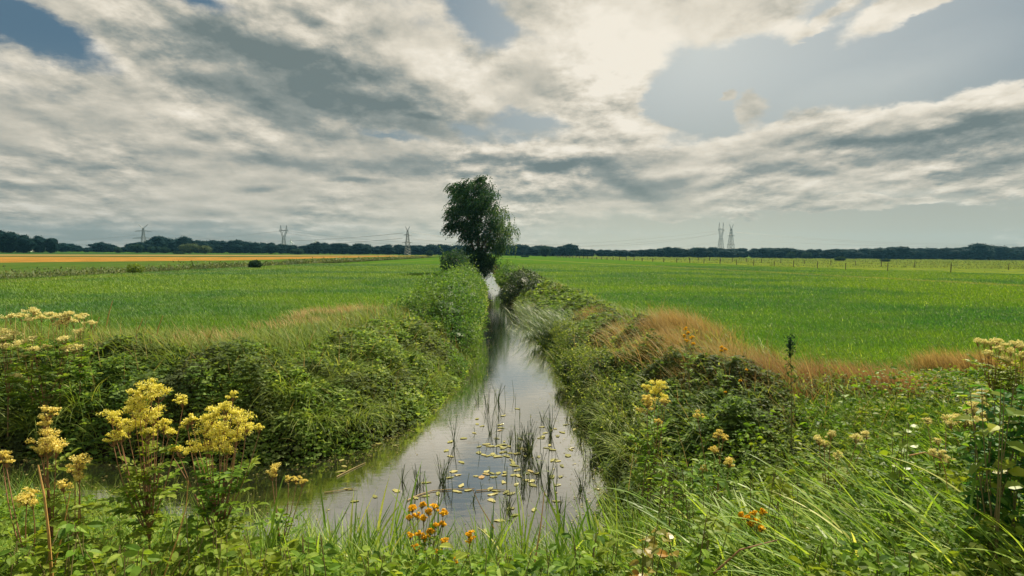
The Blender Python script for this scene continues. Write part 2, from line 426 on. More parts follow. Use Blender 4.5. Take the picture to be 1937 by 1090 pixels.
# ---------------------------------------------------------------- materials of the place
G1, G2, G3 = (.050, .120, .020), (.080, .165, .022), (.125, .215, .030)
def field_colour(t, pos):
    """Meadow tone by place: yellow-green near the banks, blue-green drifts in the middle."""
    px, py, pz = t.sep(pos)
    v = t.comb(t.math('MULTIPLY', px, .05), t.math('MULTIPLY', py, .075), 0.0)
    n = t.noise(v, 1.0, 4.0, .55, .4)
    n2 = t.noise(t.comb(t.math('MULTIPLY', px, .5), t.math('MULTIPLY', py, .35), 0.0), 1.0, 5.0, .65)
    # a worn track and fainter wheel lines
    def line(x0, y0, x1, y1, w):
        L = math.hypot(x1-x0, y1-y0); nx, ny = -(y1-y0)/L, (x1-x0)/L
        d = t.math('ABSOLUTE', t.math('ADD', t.math('ADD', t.math('MULTIPLY', px, nx), t.math('MULTIPLY', py, ny)), -(x0*nx+y0*ny)))
        d = t.math('ADD', d, t.math('MULTIPLY', t.math('SUBTRACT', n2, .5), w*1.5))
        return t.mr(d, w, w*.35)
    tr = t.math('MAXIMUM', line(1.3, 218, 27, 89, 1.3), t.math('MULTIPLY', line(-30, 40, -14, 230, .8), .5))
    tr = t.math('MAXIMUM', tr, t.math('MULTIPLY', t.mr(t.noise(v, 5.0, 4.0, .7), .60, .74), .55))
    return n, n2, tr
def ground_mat():
    m, t, out = new_mat('meadow_ground')
    geo = t.node('ShaderNodeNewGeometry'); pos = geo.outputs['Position']
    n, n2, tr = field_colour(t, pos)
    px, py, pz = t.sep(pos)
    fine = t.noise(pos, 7.0, 6.0, .7)
    c = t.mix(t.mr(n, .38, .62), (.025, .090, .014), (.080, .165, .008))
    c = t.mix(t.mr(n2, .35, .7), c, t.mix(.6, c, (.085, .145, .02)))
    far = t.mr(py, 45.0, 130.0)
    c = t.mix(far, c, t.mix(t.mr(n2, .3, .7), (.036, .100, .010), (.080, .145, .016)))
    c = t.mix(t.mr(fine, .35, .7), t.mix(.45, c, (.02, .05, .012)), c)
    c = t.mix(t.math('MULTIPLY', tr, .6), c, (.20, .19, .06))
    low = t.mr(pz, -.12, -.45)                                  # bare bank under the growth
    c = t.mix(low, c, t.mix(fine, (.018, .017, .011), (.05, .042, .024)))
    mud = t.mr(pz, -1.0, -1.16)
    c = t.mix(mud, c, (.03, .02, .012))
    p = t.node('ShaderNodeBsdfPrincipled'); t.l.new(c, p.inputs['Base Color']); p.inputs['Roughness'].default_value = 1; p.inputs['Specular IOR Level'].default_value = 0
    b = t.node('ShaderNodeBump'); b.inputs['Strength'].default_value = .9; b.inputs['Distance'].default_value = .12
    t.l.new(t.noise(pos, 5.0, 8.0, .75), b.inputs['Height']); t.l.new(b.outputs[0], p.inputs['Normal'])
    t.l.new(p.outputs[0], out.inputs[0]); return m
def meadow_blades():
    m, t, out = new_mat('meadow_grass')
    geo = t.node('ShaderNodeNewGeometry'); n, n2, trk = field_colour(t, geo.outputs['Position'])
    at = t.node('ShaderNodeAttribute', attribute_name='rnd')
    a = t.ramp(at.outputs['Fac'], [(0, (.020, .090, .016)), (.6, (.056, .152, .036)), (.88, (.14, .26, .08)), (1, (.38, .52, .24))])
    b = t.ramp(at.outputs['Fac'], [(0, (.055, .135, .005)), (.6, (.120, .215, .018)), (.88, (.23, .33, .045)), (1, (.46, .54, .16))])
    c = t.mix(t.mr(n, .40, .56), a, b)
    c = t.mix(t.mr(n2, .5, .75), c, t.mix(.4, c, (.15, .20, .05)))
    c = t.mix(t.math('MULTIPLY', trk, .55), c, (.24, .23, .08))
    p = t.node('ShaderNodeBsdfPrincipled'); t.l.new(c, p.inputs['Base Color']); p.inputs['Roughness'].default_value = .55; p.inputs['Specular IOR Level'].default_value = .2
    tr = t.node('ShaderNodeBsdfTranslucent'); t.l.new(t.mix(1.0, c, (1.3, 1.3, .5), 'MULTIPLY'), tr.inputs[0])
    mx = t.node('ShaderNodeMixShader'); mx.inputs[0].default_value = .4
    t.l.new(p.outputs[0], mx.inputs[1]); t.l.new(tr.outputs[0], mx.inputs[2]); t.l.new(mx.outputs[0], out.inputs[0]); return m
def crop_mat(name, a, b, sx=.02, sy=.5):
    m, t, out = new_mat(name); geo = t.node('ShaderNodeNewGeometry'); px, py, pz = t.sep(geo.outputs['Position'])
    n = t.noise(t.comb(t.math('MULTIPLY', px, sx*9), t.math('MULTIPLY', py, sx*1.5), 0.0), 1.0, 8.0, .8)
    p = t.node('ShaderNodeBsdfDiffuse'); t.l.new(t.mix(t.mr(n, .38, .62), a, b), p.inputs['Color'])
    t.l.new(p.outputs[0], out.inputs[0]); return m
def water_mat():
    m, t, out = new_mat('ditch_water'); geo = t.node('ShaderNodeNewGeometry'); pos = geo.outputs['Position']
    p = t.node('ShaderNodeBsdfPrincipled')
    n = t.noise(pos, .55, 6.0, .65, .5)
    px, py, pz = t.sep(pos)
    n9 = t.noise(pos, 60.0, 2.0, .5)
    c = t.mix(t.mr(n, .35, .7), (.006, .008, .006), (.018, .017, .012))
    scum = t.mr(t.noise(pos, 1.3, 8.0, .7, .8), .60, .72)
    c = t.mix(t.math('MULTIPLY', scum, .55), c, (.10, .085, .06))
    t.l.new(c, p.inputs['Base Color']); t.l.new(t.math('ADD', t.math('MULTIPLY', scum, .08), .015), p.inputs['Roughness'])
    p.inputs['IOR'].default_value = 1.4; p.inputs['Specular IOR Level'].default_value = .5
    b = t.node('ShaderNodeBump'); b.inputs['Strength'].default_value = .07; b.inputs['Distance'].default_value = .02
    r = t.noise(t.comb(t.math('MULTIPLY', px, 3.5), t.math('MULTIPLY', py, 9.0), 0.0), 1.0, 4.0, .6, .6)
    t.l.new(r, b.inputs['Height']); t.l.new(b.outputs[0], p.inputs['Normal'])
    lw = t.node('ShaderNodeLayerWeight'); lw.inputs[0].default_value = .5
    g = t.node('ShaderNodeBsdfGlossy'); g.inputs['Roughness'].default_value = .035; g.inputs[0].default_value = (.97, .96, .90, 1); t.l.new(b.outputs[0], g.inputs['Normal'])
    mx = t.node('ShaderNodeMixShader'); t.l.new(t.math('MULTIPLY', t.mr(lw.outputs['Facing'], .42, .84, .12, .80, smooth=False), t.mr(scum, 0.0, 1.0, 1.0, .72)), mx.inputs[0])
    t.l.new(p.outputs[0], mx.inputs[1]); t.l.new(g.outputs[0], mx.inputs[2]); t.l.new(mx.outputs[0], out.inputs[0]); return m

M_GROUND = ground_mat(); M_MEADOW = meadow_blades(); M_WATER = water_mat()

def land():
    def axis(lo, hi, core0, core1, step, g=1.22):
        c = list(np.arange(core0, core1+1e-6, step)); s = step; v = core1
        while v < hi: s *= g; v += s; c.append(min(v, hi))
        s = step; v = core0
        while v > lo: s *= g; v -= s; c.insert(0, max(v, lo))
        return np.array(c)
    xs = axis(-2600, 2600, -14, 9, .16); ys = axis(-400, 4200, 0.5, 24, .16)
    X, Y = np.meshgrid(xs, ys); Z = ground_z(X, Y)
    V = np.stack([X, Y, Z], -1).reshape(-1, 3); nx = len(xs)
    i = (np.arange(len(ys)-1)[:, None]*nx+np.arange(nx-1)[None, :]).reshape(-1)
    b = Batch(); b.add(V, np.stack([i, i+1, i+1+nx, i+nx], 1))
    tag(obj('ground', b, M_GROUND, smooth=True), 'flat green farmland with a ditch cut through it', kind='structure')
    # water: a sheet slightly larger than the waterline, dipping under the banks
    b = Batch(); b.add([(-45, 4, WZ), (12, 4, WZ), (12, 40, WZ), (6, 165, WZ), (-45, 165, WZ)], np.array([(0, 1, 2, 3, 4)]))
    tag(obj('water', b, M_WATER), 'still ditch water reflecting the clouds', kind='structure')
land()
def strip(name, pts, z, mat, label):
    b = Batch(); b.add([(x, y, z) for x, y in pts], np.array([list(range(len(pts)))]))
    o = obj(name, b, mat); tag(o, label, kind='structure')
def fieldstrips():
    # long plots to the left of the meadow, running away from the camera
    strip('rough_meadow', [(-190, 8), (-33.2, 8), (-33.2, 420), (-64, 420), (-64, 120)], .018, crop_mat('rough_meadow', (.030, .072, .014), (.066, .10, .022), .08), 'dull green meadow strip beyond the weedy ditch')
    strip('ripe_grain_field', [(-105, 30), (-90, 50), (-73, 90), (-56, 133), (-54, 240), (-46, 400), (-52, 400), (-67, 300), (-84, 200), (-125, 155), (-150, 110), (-190, 60)], .024, crop_mat('ripe_grain', (.14, .085, .020), (.30, .165, .042), .05), 'orange strip of ripe grain across the left')
    strip('green_crop_field', [(-600, 20), (-64, 20), (-58, 420), (-600, 420)], .012, crop_mat('green_crop', (.022, .058, .018), (.042, .085, .024), .05), 'green crop strip beyond the grain')
    strip('pale_stubble_field', [(-260, 60), (-200, 120), (-144, 178), (-99, 245), (-65, 380), (-80, 420), (-125, 308), (-176, 218), (-240, 160), (-320, 100)], .024, crop_mat('pale_stubble', (.17, .12, .045), (.24, .18, .07), .05), 'pale yellow stubble strip before the woods')
    strip('rough_pasture', [(47, 118), (54, 86), (60, 77), (110, 60), (420, 60), (420, 560), (30, 560), (36, 190)], .012, crop_mat('rough_pasture', (.035, .085, .012), (.150, .175, .028), .09), 'yellowish rough pasture beyond the fence')
fieldstrips()
# ---------------------------------------------------------------- growth that nobody could count
def sample(n, x0, x1, y0, y1, cond, rng=RNG, wy=None):
    """n random points in the box that satisfy cond(x, y, sd); wy > 0 thins them out with distance."""
    xs = []; ys = []; got = 0
    for _ in range(60):
        m = int(n*1.6)+50
        x = rng.uniform(x0, x1, m)
        u = rng.uniform(0, 1, m)
        if wy: y = (y0**(1-wy)+u*(y1**(1-wy)-y0**(1-wy)))**(1/(1-wy))
        else: y = y0+u*(y1-y0)
        sd = sdist(x, y); k = cond(x, y, sd); xs.append(x[k]); ys.append(y[k]); got += k.sum()
        if got >= n: break
    x = np.concatenate(xs)[:n]; y = np.concatenate(ys)[:n]; return x, y, sdist(x, y)
def inview(x, y, m=1.5): return (y > 0.8) & (np.abs(x) < y*.86+m)

STOPS_BRAMBLE = [(0, (.036, .080, .024)), (.45, (.110, .205, .042)), (.8, (.23, .34, .080)), (1, (.44, .53, .24))]
M_BRAMBLE = leafmat('bramble_leaves', STOPS_BRAMBLE, .48, .6, (.075, .095, .050), .8, .10, (1.35, 1.25, .5))
M_BANKGRASS = leafmat('bank_grass', [(0, (.045, .095, .016)), (.5, (.12, .20, .030)), (.8, (.21, .27, .055)), (1, (.42, .38, .14))], .4, .55, (.17, .22, .04), .7, .12)
M_DRY = leafmat('dry_grass', [(0, (.16, .12, .04)), (.5, (.34, .25, .085)), (1, (.56, .45, .19))], .30, .6, None, tcol=(1.15, 1.0, .8))
M_FRESH = leafmat('fresh_leaves', [(0, (.035, .090, .016)), (.5, (.115, .225, .026)), (.85, (.22, .34, .045)), (1, (.38, .44, .10))], .45, .5, (.19, .23, .025), 1.2, .12)
M_BLADE = leafmat('reed_grass', [(0, (.05, .13, .022)), (.5, (.16, .28, .040)), (.85, (.31, .42, .08)), (1, (.54, .56, .19))], .45, .45, None, 1, .2)
M_WILLOW = leafmat('willow_leaves', [(0, (.020, .070, .022)), (.5, (.065, .16, .038)), (.85, (.16, .28, .060)), (1, (.28, .40, .10))], .4, .5, (.11, .19, .04), .9, .12)
M_TREE = leafmat('weeping_leaves', [(0, (.010, .034, .024)), (.5, (.026, .070, .042)), (.85, (.065, .125, .055)), (1, (.14, .21, .08))], .36, .6, None, 1, .08)
M_STEM = solid('plant_stem', (.16, .13, .05), .6, 12)
M_REDSTEM = solid('red_stem', (.24, .12, .055), .6, 12)
M_BARK = solid('bark', (.075, .062, .048), .9, 5, .5, .5)
M_FARLEAF = leafmat('far_tree_leaves', [(0, (.004, .016, .020)), (.5, (.008, .030, .030)), (1, (.024, .060, .042))], .10, .8, None, 1, .02)
M_FARPALE = leafmat('pale_bush_leaves', [(0, (.05, .08, .04)), (.5, (.09, .125, .06)), (1, (.14, .17, .08))], .2, .8, None, 1, .03)

def meadow():
    def build(name, label, x0, x1, cond, n, y0, y1, wy):
        x, y, sd = sample(n, x0, x1, y0, y1, cond, wy=wy)
        z = ground_z(x, y, sd); d = np.hypot(x, y)
        sc = np.clip(d/16, 1.0, 5.0)
        hgt = RNG.uniform(.07, .17, len(x))*(1+.25*(fbm(x*.3, y*.3, 3)-.5))*np.where(d > 40, 1.15, 1)
        b = Batch(); r = np.clip(RNG.beta(2, 2.4, len(x))+.25*(fbm(x*.8, y*.8, 4)-.5), 0, 1)
        blades(b, np.stack([x, y, z-.01], 1), RNG.normal(2.6, 1.3, len(x)), hgt, .012*sc, RNG.uniform(.1, .6, len(x)), RNG.uniform(.3, 1.1, len(x)), r, K=2)
        tag(obj(name, b, M_MEADOW), label, 'grass', kind='stuff')
    build('meadow_grass', 'short green meadow grass left of the water', -34, -2, lambda x, y, sd: (sd > 2.3) & inview(x, y) & (x < -1) & (x > -33.2) & (y > 9), 150000, 9.5, 105, 1.35)
    build('meadow_grass', 'short green meadow grass right of the water', 1, 58, lambda x, y, sd: (sd > 1.9) & inview(x, y) & (x > -2+0*y) & (x < 47+12*(y < 90)) & (sd > 1.9) & ((x > 0) | (y > 50)), 190000, 7.5, 118, 1.3)
meadow()

def mound(x, y, s=21): return fbm(x*1.1, y*1.1, s, 3)
def leafcover(name, label, mat, xy, hfun, L, T, mult=1, tri=True, flat=.55, rbeta=(3.5, 1.2), parent=None, cat='ground cover', rbias=0.0):
    x, y, sd = xy; n = len(x); g = ground_z(x, y, sd); h = hfun(x, y, sd)
    r = RNG.beta(rbeta[0], rbeta[1], n)
    pos = np.stack([x, y, g+h*r], 1)
    dd = np.hypot(x, y); sc = np.clip(dd/13.0, .9, 3.2)
    nn = nrm(RNG.normal(size=(n, 3))*flat+np.array([0, -.15, 1.0]))
    a = RNG.uniform(0, 2*PI, n); d = np.stack([np.cos(a), np.sin(a), RNG.normal(-.15, .3, n)], 1)
    b = Batch(); rr = np.clip(RNG.beta(2, 2, n)*.9+.35*(fbm(x*1.7, y*1.7, 31)-.5)+rbias+.22*sstep(x, -7, -2.5)*(x < 0)-.06, 0, 1)  # left bank leaves turn lighter towards the water: sunlight put into their colour
    LL = L*sc*RNG.uniform(.4, 1.55, n)
    if tri:
        for k, da in enumerate((-1.15, 0, 1.15)):
            dk = np.stack([d[:, 0]*math.cos(da)-d[:, 1]*math.sin(da), d[:, 0]*math.sin(da)+d[:, 1]*math.cos(da), d[:, 2]], 1)
            put(b, T, pos+dk*(LL*.12)[:, None], dk, nn+RNG.normal(size=(n, 3))*.12, LL*(1 if k == 1 else .85), LL*.72, rr)
    else: put(b, T, pos, d, nn, LL, LL*.62, rr)
    o = obj(name, b, mat, parent); 
    if not parent: tag(o, label, cat, kind='stuff')
    return o
# bramble blankets on the banks
def lump(x, y, s): return .35*np.clip(fbm(x*1.5, y*1.2, s, 2)-.42, 0, 1)*2+.18*np.clip(fbm(x*4, y*3.2, s+3, 2)-.4, 0, 1)*2
def hL(x, y, sd): return .08+np.clip(sd+.35, 0, 1)*(1-.75*sstep(sd, 1.3, 2.6))*(.13+.22*mound(x, y)+1.75*lump(x, y, 71))
x1 = sample(42000, -17, -1.2, 8.8, 18.5, lambda x, y, sd: (sd > -.22) & (sd < 3.1+.8*(fbm(x*.4, y*.4, 8)-.5)*2) & (x < -1.0) & inview(x, y) & (y > 9.0) & (RNG.random(len(x)) < .35+1.3*fbm(x*.9, y*.9, 41)**1.6))
leafcover('bramble_cover', 'dark bramble blanket covering the left bank', M_BRAMBLE, x1, hL, .062, LEAF4)
def hF(x, y, sd): return .06+np.clip(sd+.3, 0, 1)*(.20+.2*mound(x, y)+1.1*lump(x, y, 75))*(1-.5*sstep(sd, 1.4, 2.4))
x2 = sample(15000, -12, -1, 18, 75, lambda x, y, sd: (sd > -.25) & (sd < 2.0) & (x < -1.0-(y-18)*.02), wy=1.2)
leafcover('bramble_cover', 'low weeds along the far left bank towards the tree', M_BRAMBLE, x2, hF, .05, LEAF4, rbias=.1)
x3 = sample(52000, 1.2, 9.5, 6.6, 17, lambda x, y, sd: (sd > -.22) & (sd < 2.3) & (x > 1.0) & inview(x, y) & (RNG.random(len(x)) < .35+2.0*fbm(x*.8, y*.8, 42)**1.8))
leafcover('bramble_cover', 'dark bramble tangle on the right bank', M_BRAMBLE, x3, hF, .060, LEAF4, rbias=-.06)
x4 = sample(15000, -6, 4, 16, 78, lambda x, y, sd: (sd > -.25) & (sd < 2.1) & (x > .9-.045*(y-16)), wy=1.25)
leafcover('bramble_cover', 'mixed weeds along the far right bank towards the tree', M_BRAMBLE, x4, hF, .055, LEAF4, rbias=.05)

# loose grass mixed through the banks
def bankgrass(name, label, n, box, cond, mat, L=(.25, .6), W=.007, az=(2.6, 1.2), lean=(.2, .9), dr=(.5, 1.5), wy=None, K=4, zoff=.15):
    x, y, sd = sample(n, *box, cond, wy=wy); z = ground_z(x, y, sd)+zoff*RNG.random(len(x)); dd = np.hypot(x, y)
    b = Batch(); blades(b, np.stack([x, y, z], 1), RNG.normal(az[0], az[1], len(x)), RNG.uniform(*L, len(x)), W*np.clip(dd/10, .8, 4), RNG.uniform(*lean, len(x)), RNG.uniform(*dr, len(x)), np.clip(RNG.beta(2, 2.2, len(x))+.3*(fbm(x, y, 12)-.5), 0, 1), K=K)
    tag(obj(name, b, mat), label, 'grass', kind='stuff')
bankgrass('bank_grass', 'loose grass blades growing through the left bank', 17000, (-17, -1, 8.6, 19), lambda x, y, sd: (sd > -.05) & (sd < 3.2) & (x < -.9) & inview(x, y) & (y > 9) & (RNG.random(len(x)) < .15+1.6*fbm(x*.7, y*.7, 43)**2), M_BANKGRASS, L=(.25, .55), W=.010, zoff=.25)
bankgrass('bank_grass', 'long pale grass fringe between left bank and meadow', 15000, (-17, -3, 10.5, 19), lambda x, y, sd: (sd > 2.2) & (sd < 4.4) & (x < -2.5) & inview(x, y) & (fbm(x*.5, y*.5, 77) > .40), M_BANKGRASS, L=(.15, .42), lean=(.1, .7), W=.008)
bankgrass('bank_grass', 'loose grass on the right bank slope', 5000, (1, 11, 6.5, 19), lambda x, y, sd: (sd > -.1) & (sd < 3.2) & (x > .9) & inview(x, y), M_BANKGRASS, L=(.3, .65), W=.010, zoff=.25)
bankgrass('bank_grass', 'grass fringe along the far banks', 14000, (-12, 4, 18, 90), lambda x, y, sd: (sd > -.15) & (sd < 2.6), M_BANKGRASS, wy=1.2, L=(.3, .65), K=3)
# straw-coloured dry grass patches: (name of place, centre px, radii in metres)
M_RUST_GRASS = leafmat('rusty_grass', [(0, (.14, .085, .035)), (.5, (.30, .19, .080)), (.8, (.42, .30, .13)), (1, (.30, .33, .10))], .30, .6, None, tcol=(1.15, 1.0, .8))
def dry(label, n, cx, cy, rx, ry, L=(.35, .75), rot=0.0, az=(2.9, .7), mat=None, lean=(.1, .7)):
    a = RNG.uniform(0, 2*PI, n); r = RNG.beta(1.6, 2.0, n); u = np.cos(a)*r*rx; v = np.sin(a)*r*ry
    x = cx+u*math.cos(rot)-v*math.sin(rot); y = cy+u*math.sin(rot)+v*math.cos(rot)
    k = (sdist(x, y) > .1) & (fbm(x*1.3, y*1.1, 33)+.10*RNG.normal(size=n) > .43); x = x[k]; y = y[k]; z = ground_z(x, y)+.03; dd = np.hypot(x, y)
    b = Batch(); blades(b, np.stack([x, y, z], 1), RNG.normal(az[0], az[1], len(x)), RNG.uniform(*L, len(x))*(1-.55*np.clip(((x-cx)**2/rx**2+(y-cy)**2/ry**2), 0, 1)), .0055*np.clip(dd/9, .9, 4), RNG.uniform(*lean, len(x)), RNG.uniform(.2, .9, len(x)), RNG.beta(2, 2, len(x)), K=4)
    tag(obj('dry_grass', b, mat or M_DRY), label, 'dry grass', kind='stuff')
p = P(690, 597, .1); dry('orange dry grass patch at the meadow edge beside the round bush', 5200, p.x, p.y, 2.6, 1.5, L=(.3, .6))
p = P(600, 617, .1); dry('straw dry grass trailing left from the orange patch', 900, p.x, p.y, 2.2, .8, L=(.25, .5))
p = P(1290, 640, .1); dry('tall straw grass clump leaning on the right bank', 4200, p.x, p.y, 1.4, 1.5, L=(.5, 1.0), lean=(.1, .6))
p = P(1180, 645, -.1); dry('straw grass leaning towards the water on right bank', 2600, p.x, p.y, .9, 2.0, L=(.4, .8))
p = P(1120, 592, .1); dry('rust dry grass on the right bank top behind the bramble', 3500, p.x, p.y, 1.0, 3.2, L=(.3, .65))
p = P(1055, 548, .1); dry('small reddish dry patch at the right field edge', 1500, p.x, p.y, .8, 2.6, L=(.3, .6))
p = P(1000, 556, .1); dry('yellow weeds behind the dark bush on right bank', 1500, p.x, p.y, .8, 3.0, L=(.3, .7))
p = P(1480, 735, .0); dry('red-brown dry grass below the right meadow edge', 8500, p.x, p.y, 2.1, 1.2, L=(.35, .68), mat=M_RUST_GRASS, rot=-.5)
p = P(1640, 745, .0); dry('rusty dry grass strip running right along the bank top', 7500, p.x, p.y, 2.1, 1.0, L=(.3, .6), mat=M_RUST_GRASS, rot=-.35)
p = P(1265, 700, -.3); dry('tall straw grass standing down the slope under the leaning clump', 3600, p.x, p.y, 1.1, 1.3, L=(.5, .9), lean=(.1, .7))
p = P(1350, 735, -.2); dry('straw and brown stalks spilling down the right slope', 2600, p.x, p.y, 1.1, .9, L=(.4, .75), lean=(.1, .7))
p = P(1380, 690, .0); dry('brown dry stalks between the clump and the rusty strip', 2600, p.x, p.y, 1.3, .8, L=(.3, .6))
p = P(1790, 672, .25); dry('tuft of orange dry grass at the right meadow edge', 2600, p.x, p.y, .75, .6, L=(.22, .52), lean=(0, .8))
p = P(1880, 690, .2); dry('pale dry grass beside the orange tuft at right', 2200, p.x, p.y, .8, .5, L=(.3, .6))
p = P(330, 660, .1); dry('thin straw stalks at the left meadow edge', 500, p.x, p.y, 2.8, .8, L=(.35, .8), lean=(.0, .6))
p = P(430, 640, .1); dry('bleached dry grass along the left meadow edge', 500, p.x, p.y, 2.0, .6, L=(.25, .5))

# the weedy ditch beside the far left strip and rough edges
def weeds():
    n = 15000
    y = 14*(260/14)**RNG.random(n); x = -34.2+RNG.normal(0, .8, n)+.5*(fbm(y*.1, y*0, 3)-.5); k = np.abs(x) < y*.9+4; x = x[k]; y = y[k]
    z = ground_z(x, y); h = .35+.65*fbm(y*.35, x*.3, 51); dd = np.hypot(x, y)
    b = Batch(); m = len(x); pos = np.stack([x, y, z+h*RNG.beta(2.2, 1.2, m)], 1)
    put(b, LEAF4, pos, rdirs(m, zb=.4), rdirs(m, zb=.9), .10*np.clip(dd/30, 1, 4), .06*np.clip(dd/30, 1, 4), RNG.beta(2, 2, m))
    blades(b, np.stack([x, y, z], 1)[::2], RNG.normal(2.6, .8, len(x[::2])), h[::2]*1.3, .018*np.clip(dd[::2]/40, 1, 4), .2, .5, RNG.uniform(.3, 1, len(x[::2])), K=3)
    tag(obj('weeds', b, leafmat('ditch_weeds', [(0, (.05, .085, .03)), (.5, (.11, .15, .055)), (1, (.24, .25, .13))], .25, .6, (.05, .09, .03), .25)), 'grey-green weeds filling the shallow ditch across the left fields', 'weeds', kind='stuff')
weeds()

# ---- foreground: nettles, bramble and creeping leaves on the near bank
def hN(x, y, sd):
    r = sstep(x, .9, 3.2)
    return .08+.52*np.clip(sd*.8+.1, 0, 1)*(.35+1.1*mound(x, y, 61))*(1-.35*sstep(y, 4.2, 6.0)*(1-r))
def nearc(x, y, sd): return (sd > -.05) & inview(x, y, 2.8) & (y > 1.6) & ~((x < -2) & (y > 8.5)) & (y < 7.9)
xn = sample(11500, -9.0, 9.6, 1.7, 7.8, nearc)
leafcover('undergrowth', 'nettle and bramble leaves along the bottom of the picture', M_FRESH, xn, hN, .070, LEAFS, tri=False, rbeta=(3.0, 1.0), flat=.6)
xn = sample(19000, -9.0, 9.6, 1.7, 7.8, lambda x, y, sd: nearc(x, y, sd) & (RNG.random(len(x)) < .2+1.2*fbm(x, y, 63)**1.5))
leafcover('undergrowth', 'small bramble leaflets mixed into the near bank', M_FRESH, xn, hN, .042, LEAF6, tri=True, rbeta=(3.0, 1.0), flat=.55, rbias=-.12)
bankgrass('near_grass', 'thin grass threaded through the near bank leaves', 9500, (-9.0, 9.6, 1.8, 7.6), nearc, M_BANKGRASS, L=(.25, .7), W=.0055, lean=(.1, .8), dr=(.4, 1.3), zoff=.2, K=5)

bankgrass('near_reeds', 'broad fresh grass blades all along the near bank before the water', 5200, (-6.0, 2.2, 3.1, 5.9), lambda x, y, sd: (sd > .15) & inview(x, y, .6) & (y > 3.1) & (fbm(x*1.1, y*1.1, 88) > .42), M_BLADE, L=(.35, .72), W=.016, az=(2.4, 1.0), lean=(.1, .8), dr=(.2, 1.1), zoff=.15, K=6)
bankgrass('near_reeds', 'broad grass blades sweeping left over the near right bank', 3200, (1.5, 6.5, 3.0, 6.6), lambda x, y, sd: (sd > .3) & inview(x, y, .6), M_BLADE, L=(.35, .7), W=.015, az=(3.0, .5), lean=(.5, 1.1), dr=(.1, .9), zoff=.2, K=6)

bankgrass('dead_stalks', 'bleached dead stalks sticking out of the left bank brambles', 420, (-14, -1, 8.8, 18), lambda x, y, sd: (sd > .2) & (sd < 3.0) & (x < -1) & (y > 9) & inview(x, y), M_DRY, L=(.5, 1.0), W=.009, az=(0, 3), lean=(0, .6), dr=(0, .9), zoff=.1, K=5)
bankgrass('dead_stalks', 'bleached dead stalks sticking out of the right bank brambles', 700, (1.2, 9, 6.6, 18), lambda x, y, sd: (sd > .2) & (sd < 3.0) & inview(x, y), M_DRY, L=(.45, .95), W=.008, az=(0, 3), lean=(0, .8), dr=(0, .9), zoff=.1, K=5)
x5 = sample(7000, -14, -1, 8.8, 20, lambda x, y, sd: (sd > -.3) & (sd < .9) & (x < -1) & inview(x, y) & (y > 8.9))
leafcover('hanging_leaves', 'larger leaves hanging over the left waterline', M_BRAMBLE, x5, lambda x, y, sd: .10+.5*np.clip(sd+.4, 0, 1)*(.6+.8*lump(x, y, 71)), .095, LEAF6, tri=False, rbias=-.05)
x6 = sample(9000, 1.0, 6, 6.6, 30, lambda x, y, sd: (sd > -.3) & (sd < 1.1) & (x > .6) & inview(x, y))
leafcover('hanging_leaves', 'larger leaves hanging over the right waterline', M_BRAMBLE, x6, lambda x, y, sd: .10+.55*np.clip(sd+.4, 0, 1)*(.6+.8*lump(x, y, 75)), .095, LEAF6, tri=False, rbias=-.03)
# ---------------------------------------------------------------- crowns, bushes, trees
def ell_points(ells, n, rng, lo=.55, hi=1.04, noise=.18):
    """Points near the shells of several ellipsoids, those buried inside another one dropped mostly."""
    E = np.array(ells, float); vol = (E[:, 3]*E[:, 4]+E[:, 4]*E[:, 5]+E[:, 3]*E[:, 5]); pr = vol/vol.sum()
    k = rng.choice(len(E), n, p=pr); d = nrm(rng.normal(size=(n, 3))); r = lo+(hi-lo)*rng.random(n)**.55
    bump = 1+noise*(2*fbm(d[:, 0]*3+k*7, d[:, 1]*3+d[:, 2]*4+k*3, 5, 3)-1)
    p = E[k, :3]+d*E[k, 3:]*(r*bump)[:, None]
    nn = nrm(d/E[k, 3:])
    keep = np.ones(n, bool)
    for j in range(len(E)):
        q = np.linalg.norm((p-E[j, :3])/E[j, 3:], axis=1); keep &= ~((k != j) & (q < lo*.92))
    return p[keep], nn[keep]
def foliage(b, ells, n, L, rng, aspect=.55, lo=.6, noise=.2, tilt=.8, tmpl=LEAF4, zmin=None):
    p, nn = ell_points(ells, n, rng, lo=lo, noise=noise)
    if zmin is not None: k = p[:, 2] > zmin; p = p[k]; nn = nn[k]
    m = len(p); LL = L*rng.uniform(.6, 1.3, m)
    clump = fbm(p[:, 0]*1.3+p[:, 1]*.7, p[:, 2]*1.5+p[:, 1]*.9, 9, 3)
    put(b, tmpl, p, nrm(np.cross(nn, rng.normal(size=(m, 3)))+.45*nn), nrm(nn+tilt*rng.normal(size=(m, 3))+np.array([0, 0, .5])), LL, LL*aspect, np.clip(rng.beta(2, 2.3, m)*.8+.6*(clump-.4), 0, 1))
def hull(b, ells, s, rng, rnd=0.0, seg=(9, 6)):   # the unseen twiggy core that keeps a crown from being see-through
    for e in ells:
        c = np.array(e[:3]); R = np.array(e[3:])*s; V = []; F = []
        for i in range(seg[1]+1):
            th = PI*i/seg[1]
            for j in range(seg[0]):
                ph = 2*PI*j/seg[0]; u = np.array([math.sin(th)*math.cos(ph), math.sin(th)*math.sin(ph), math.cos(th)])
                V.append(c+u*R*rng.uniform(.8, 1.1))
        for i in range(seg[1]):
            for j in range(seg[0]): k = (j+1) % seg[0]; F.append((i*seg[0]+j, (i+1)*seg[0]+j, (i+1)*seg[0]+k, i*seg[0]+k))
        b.add(V, np.array(F), rnd)

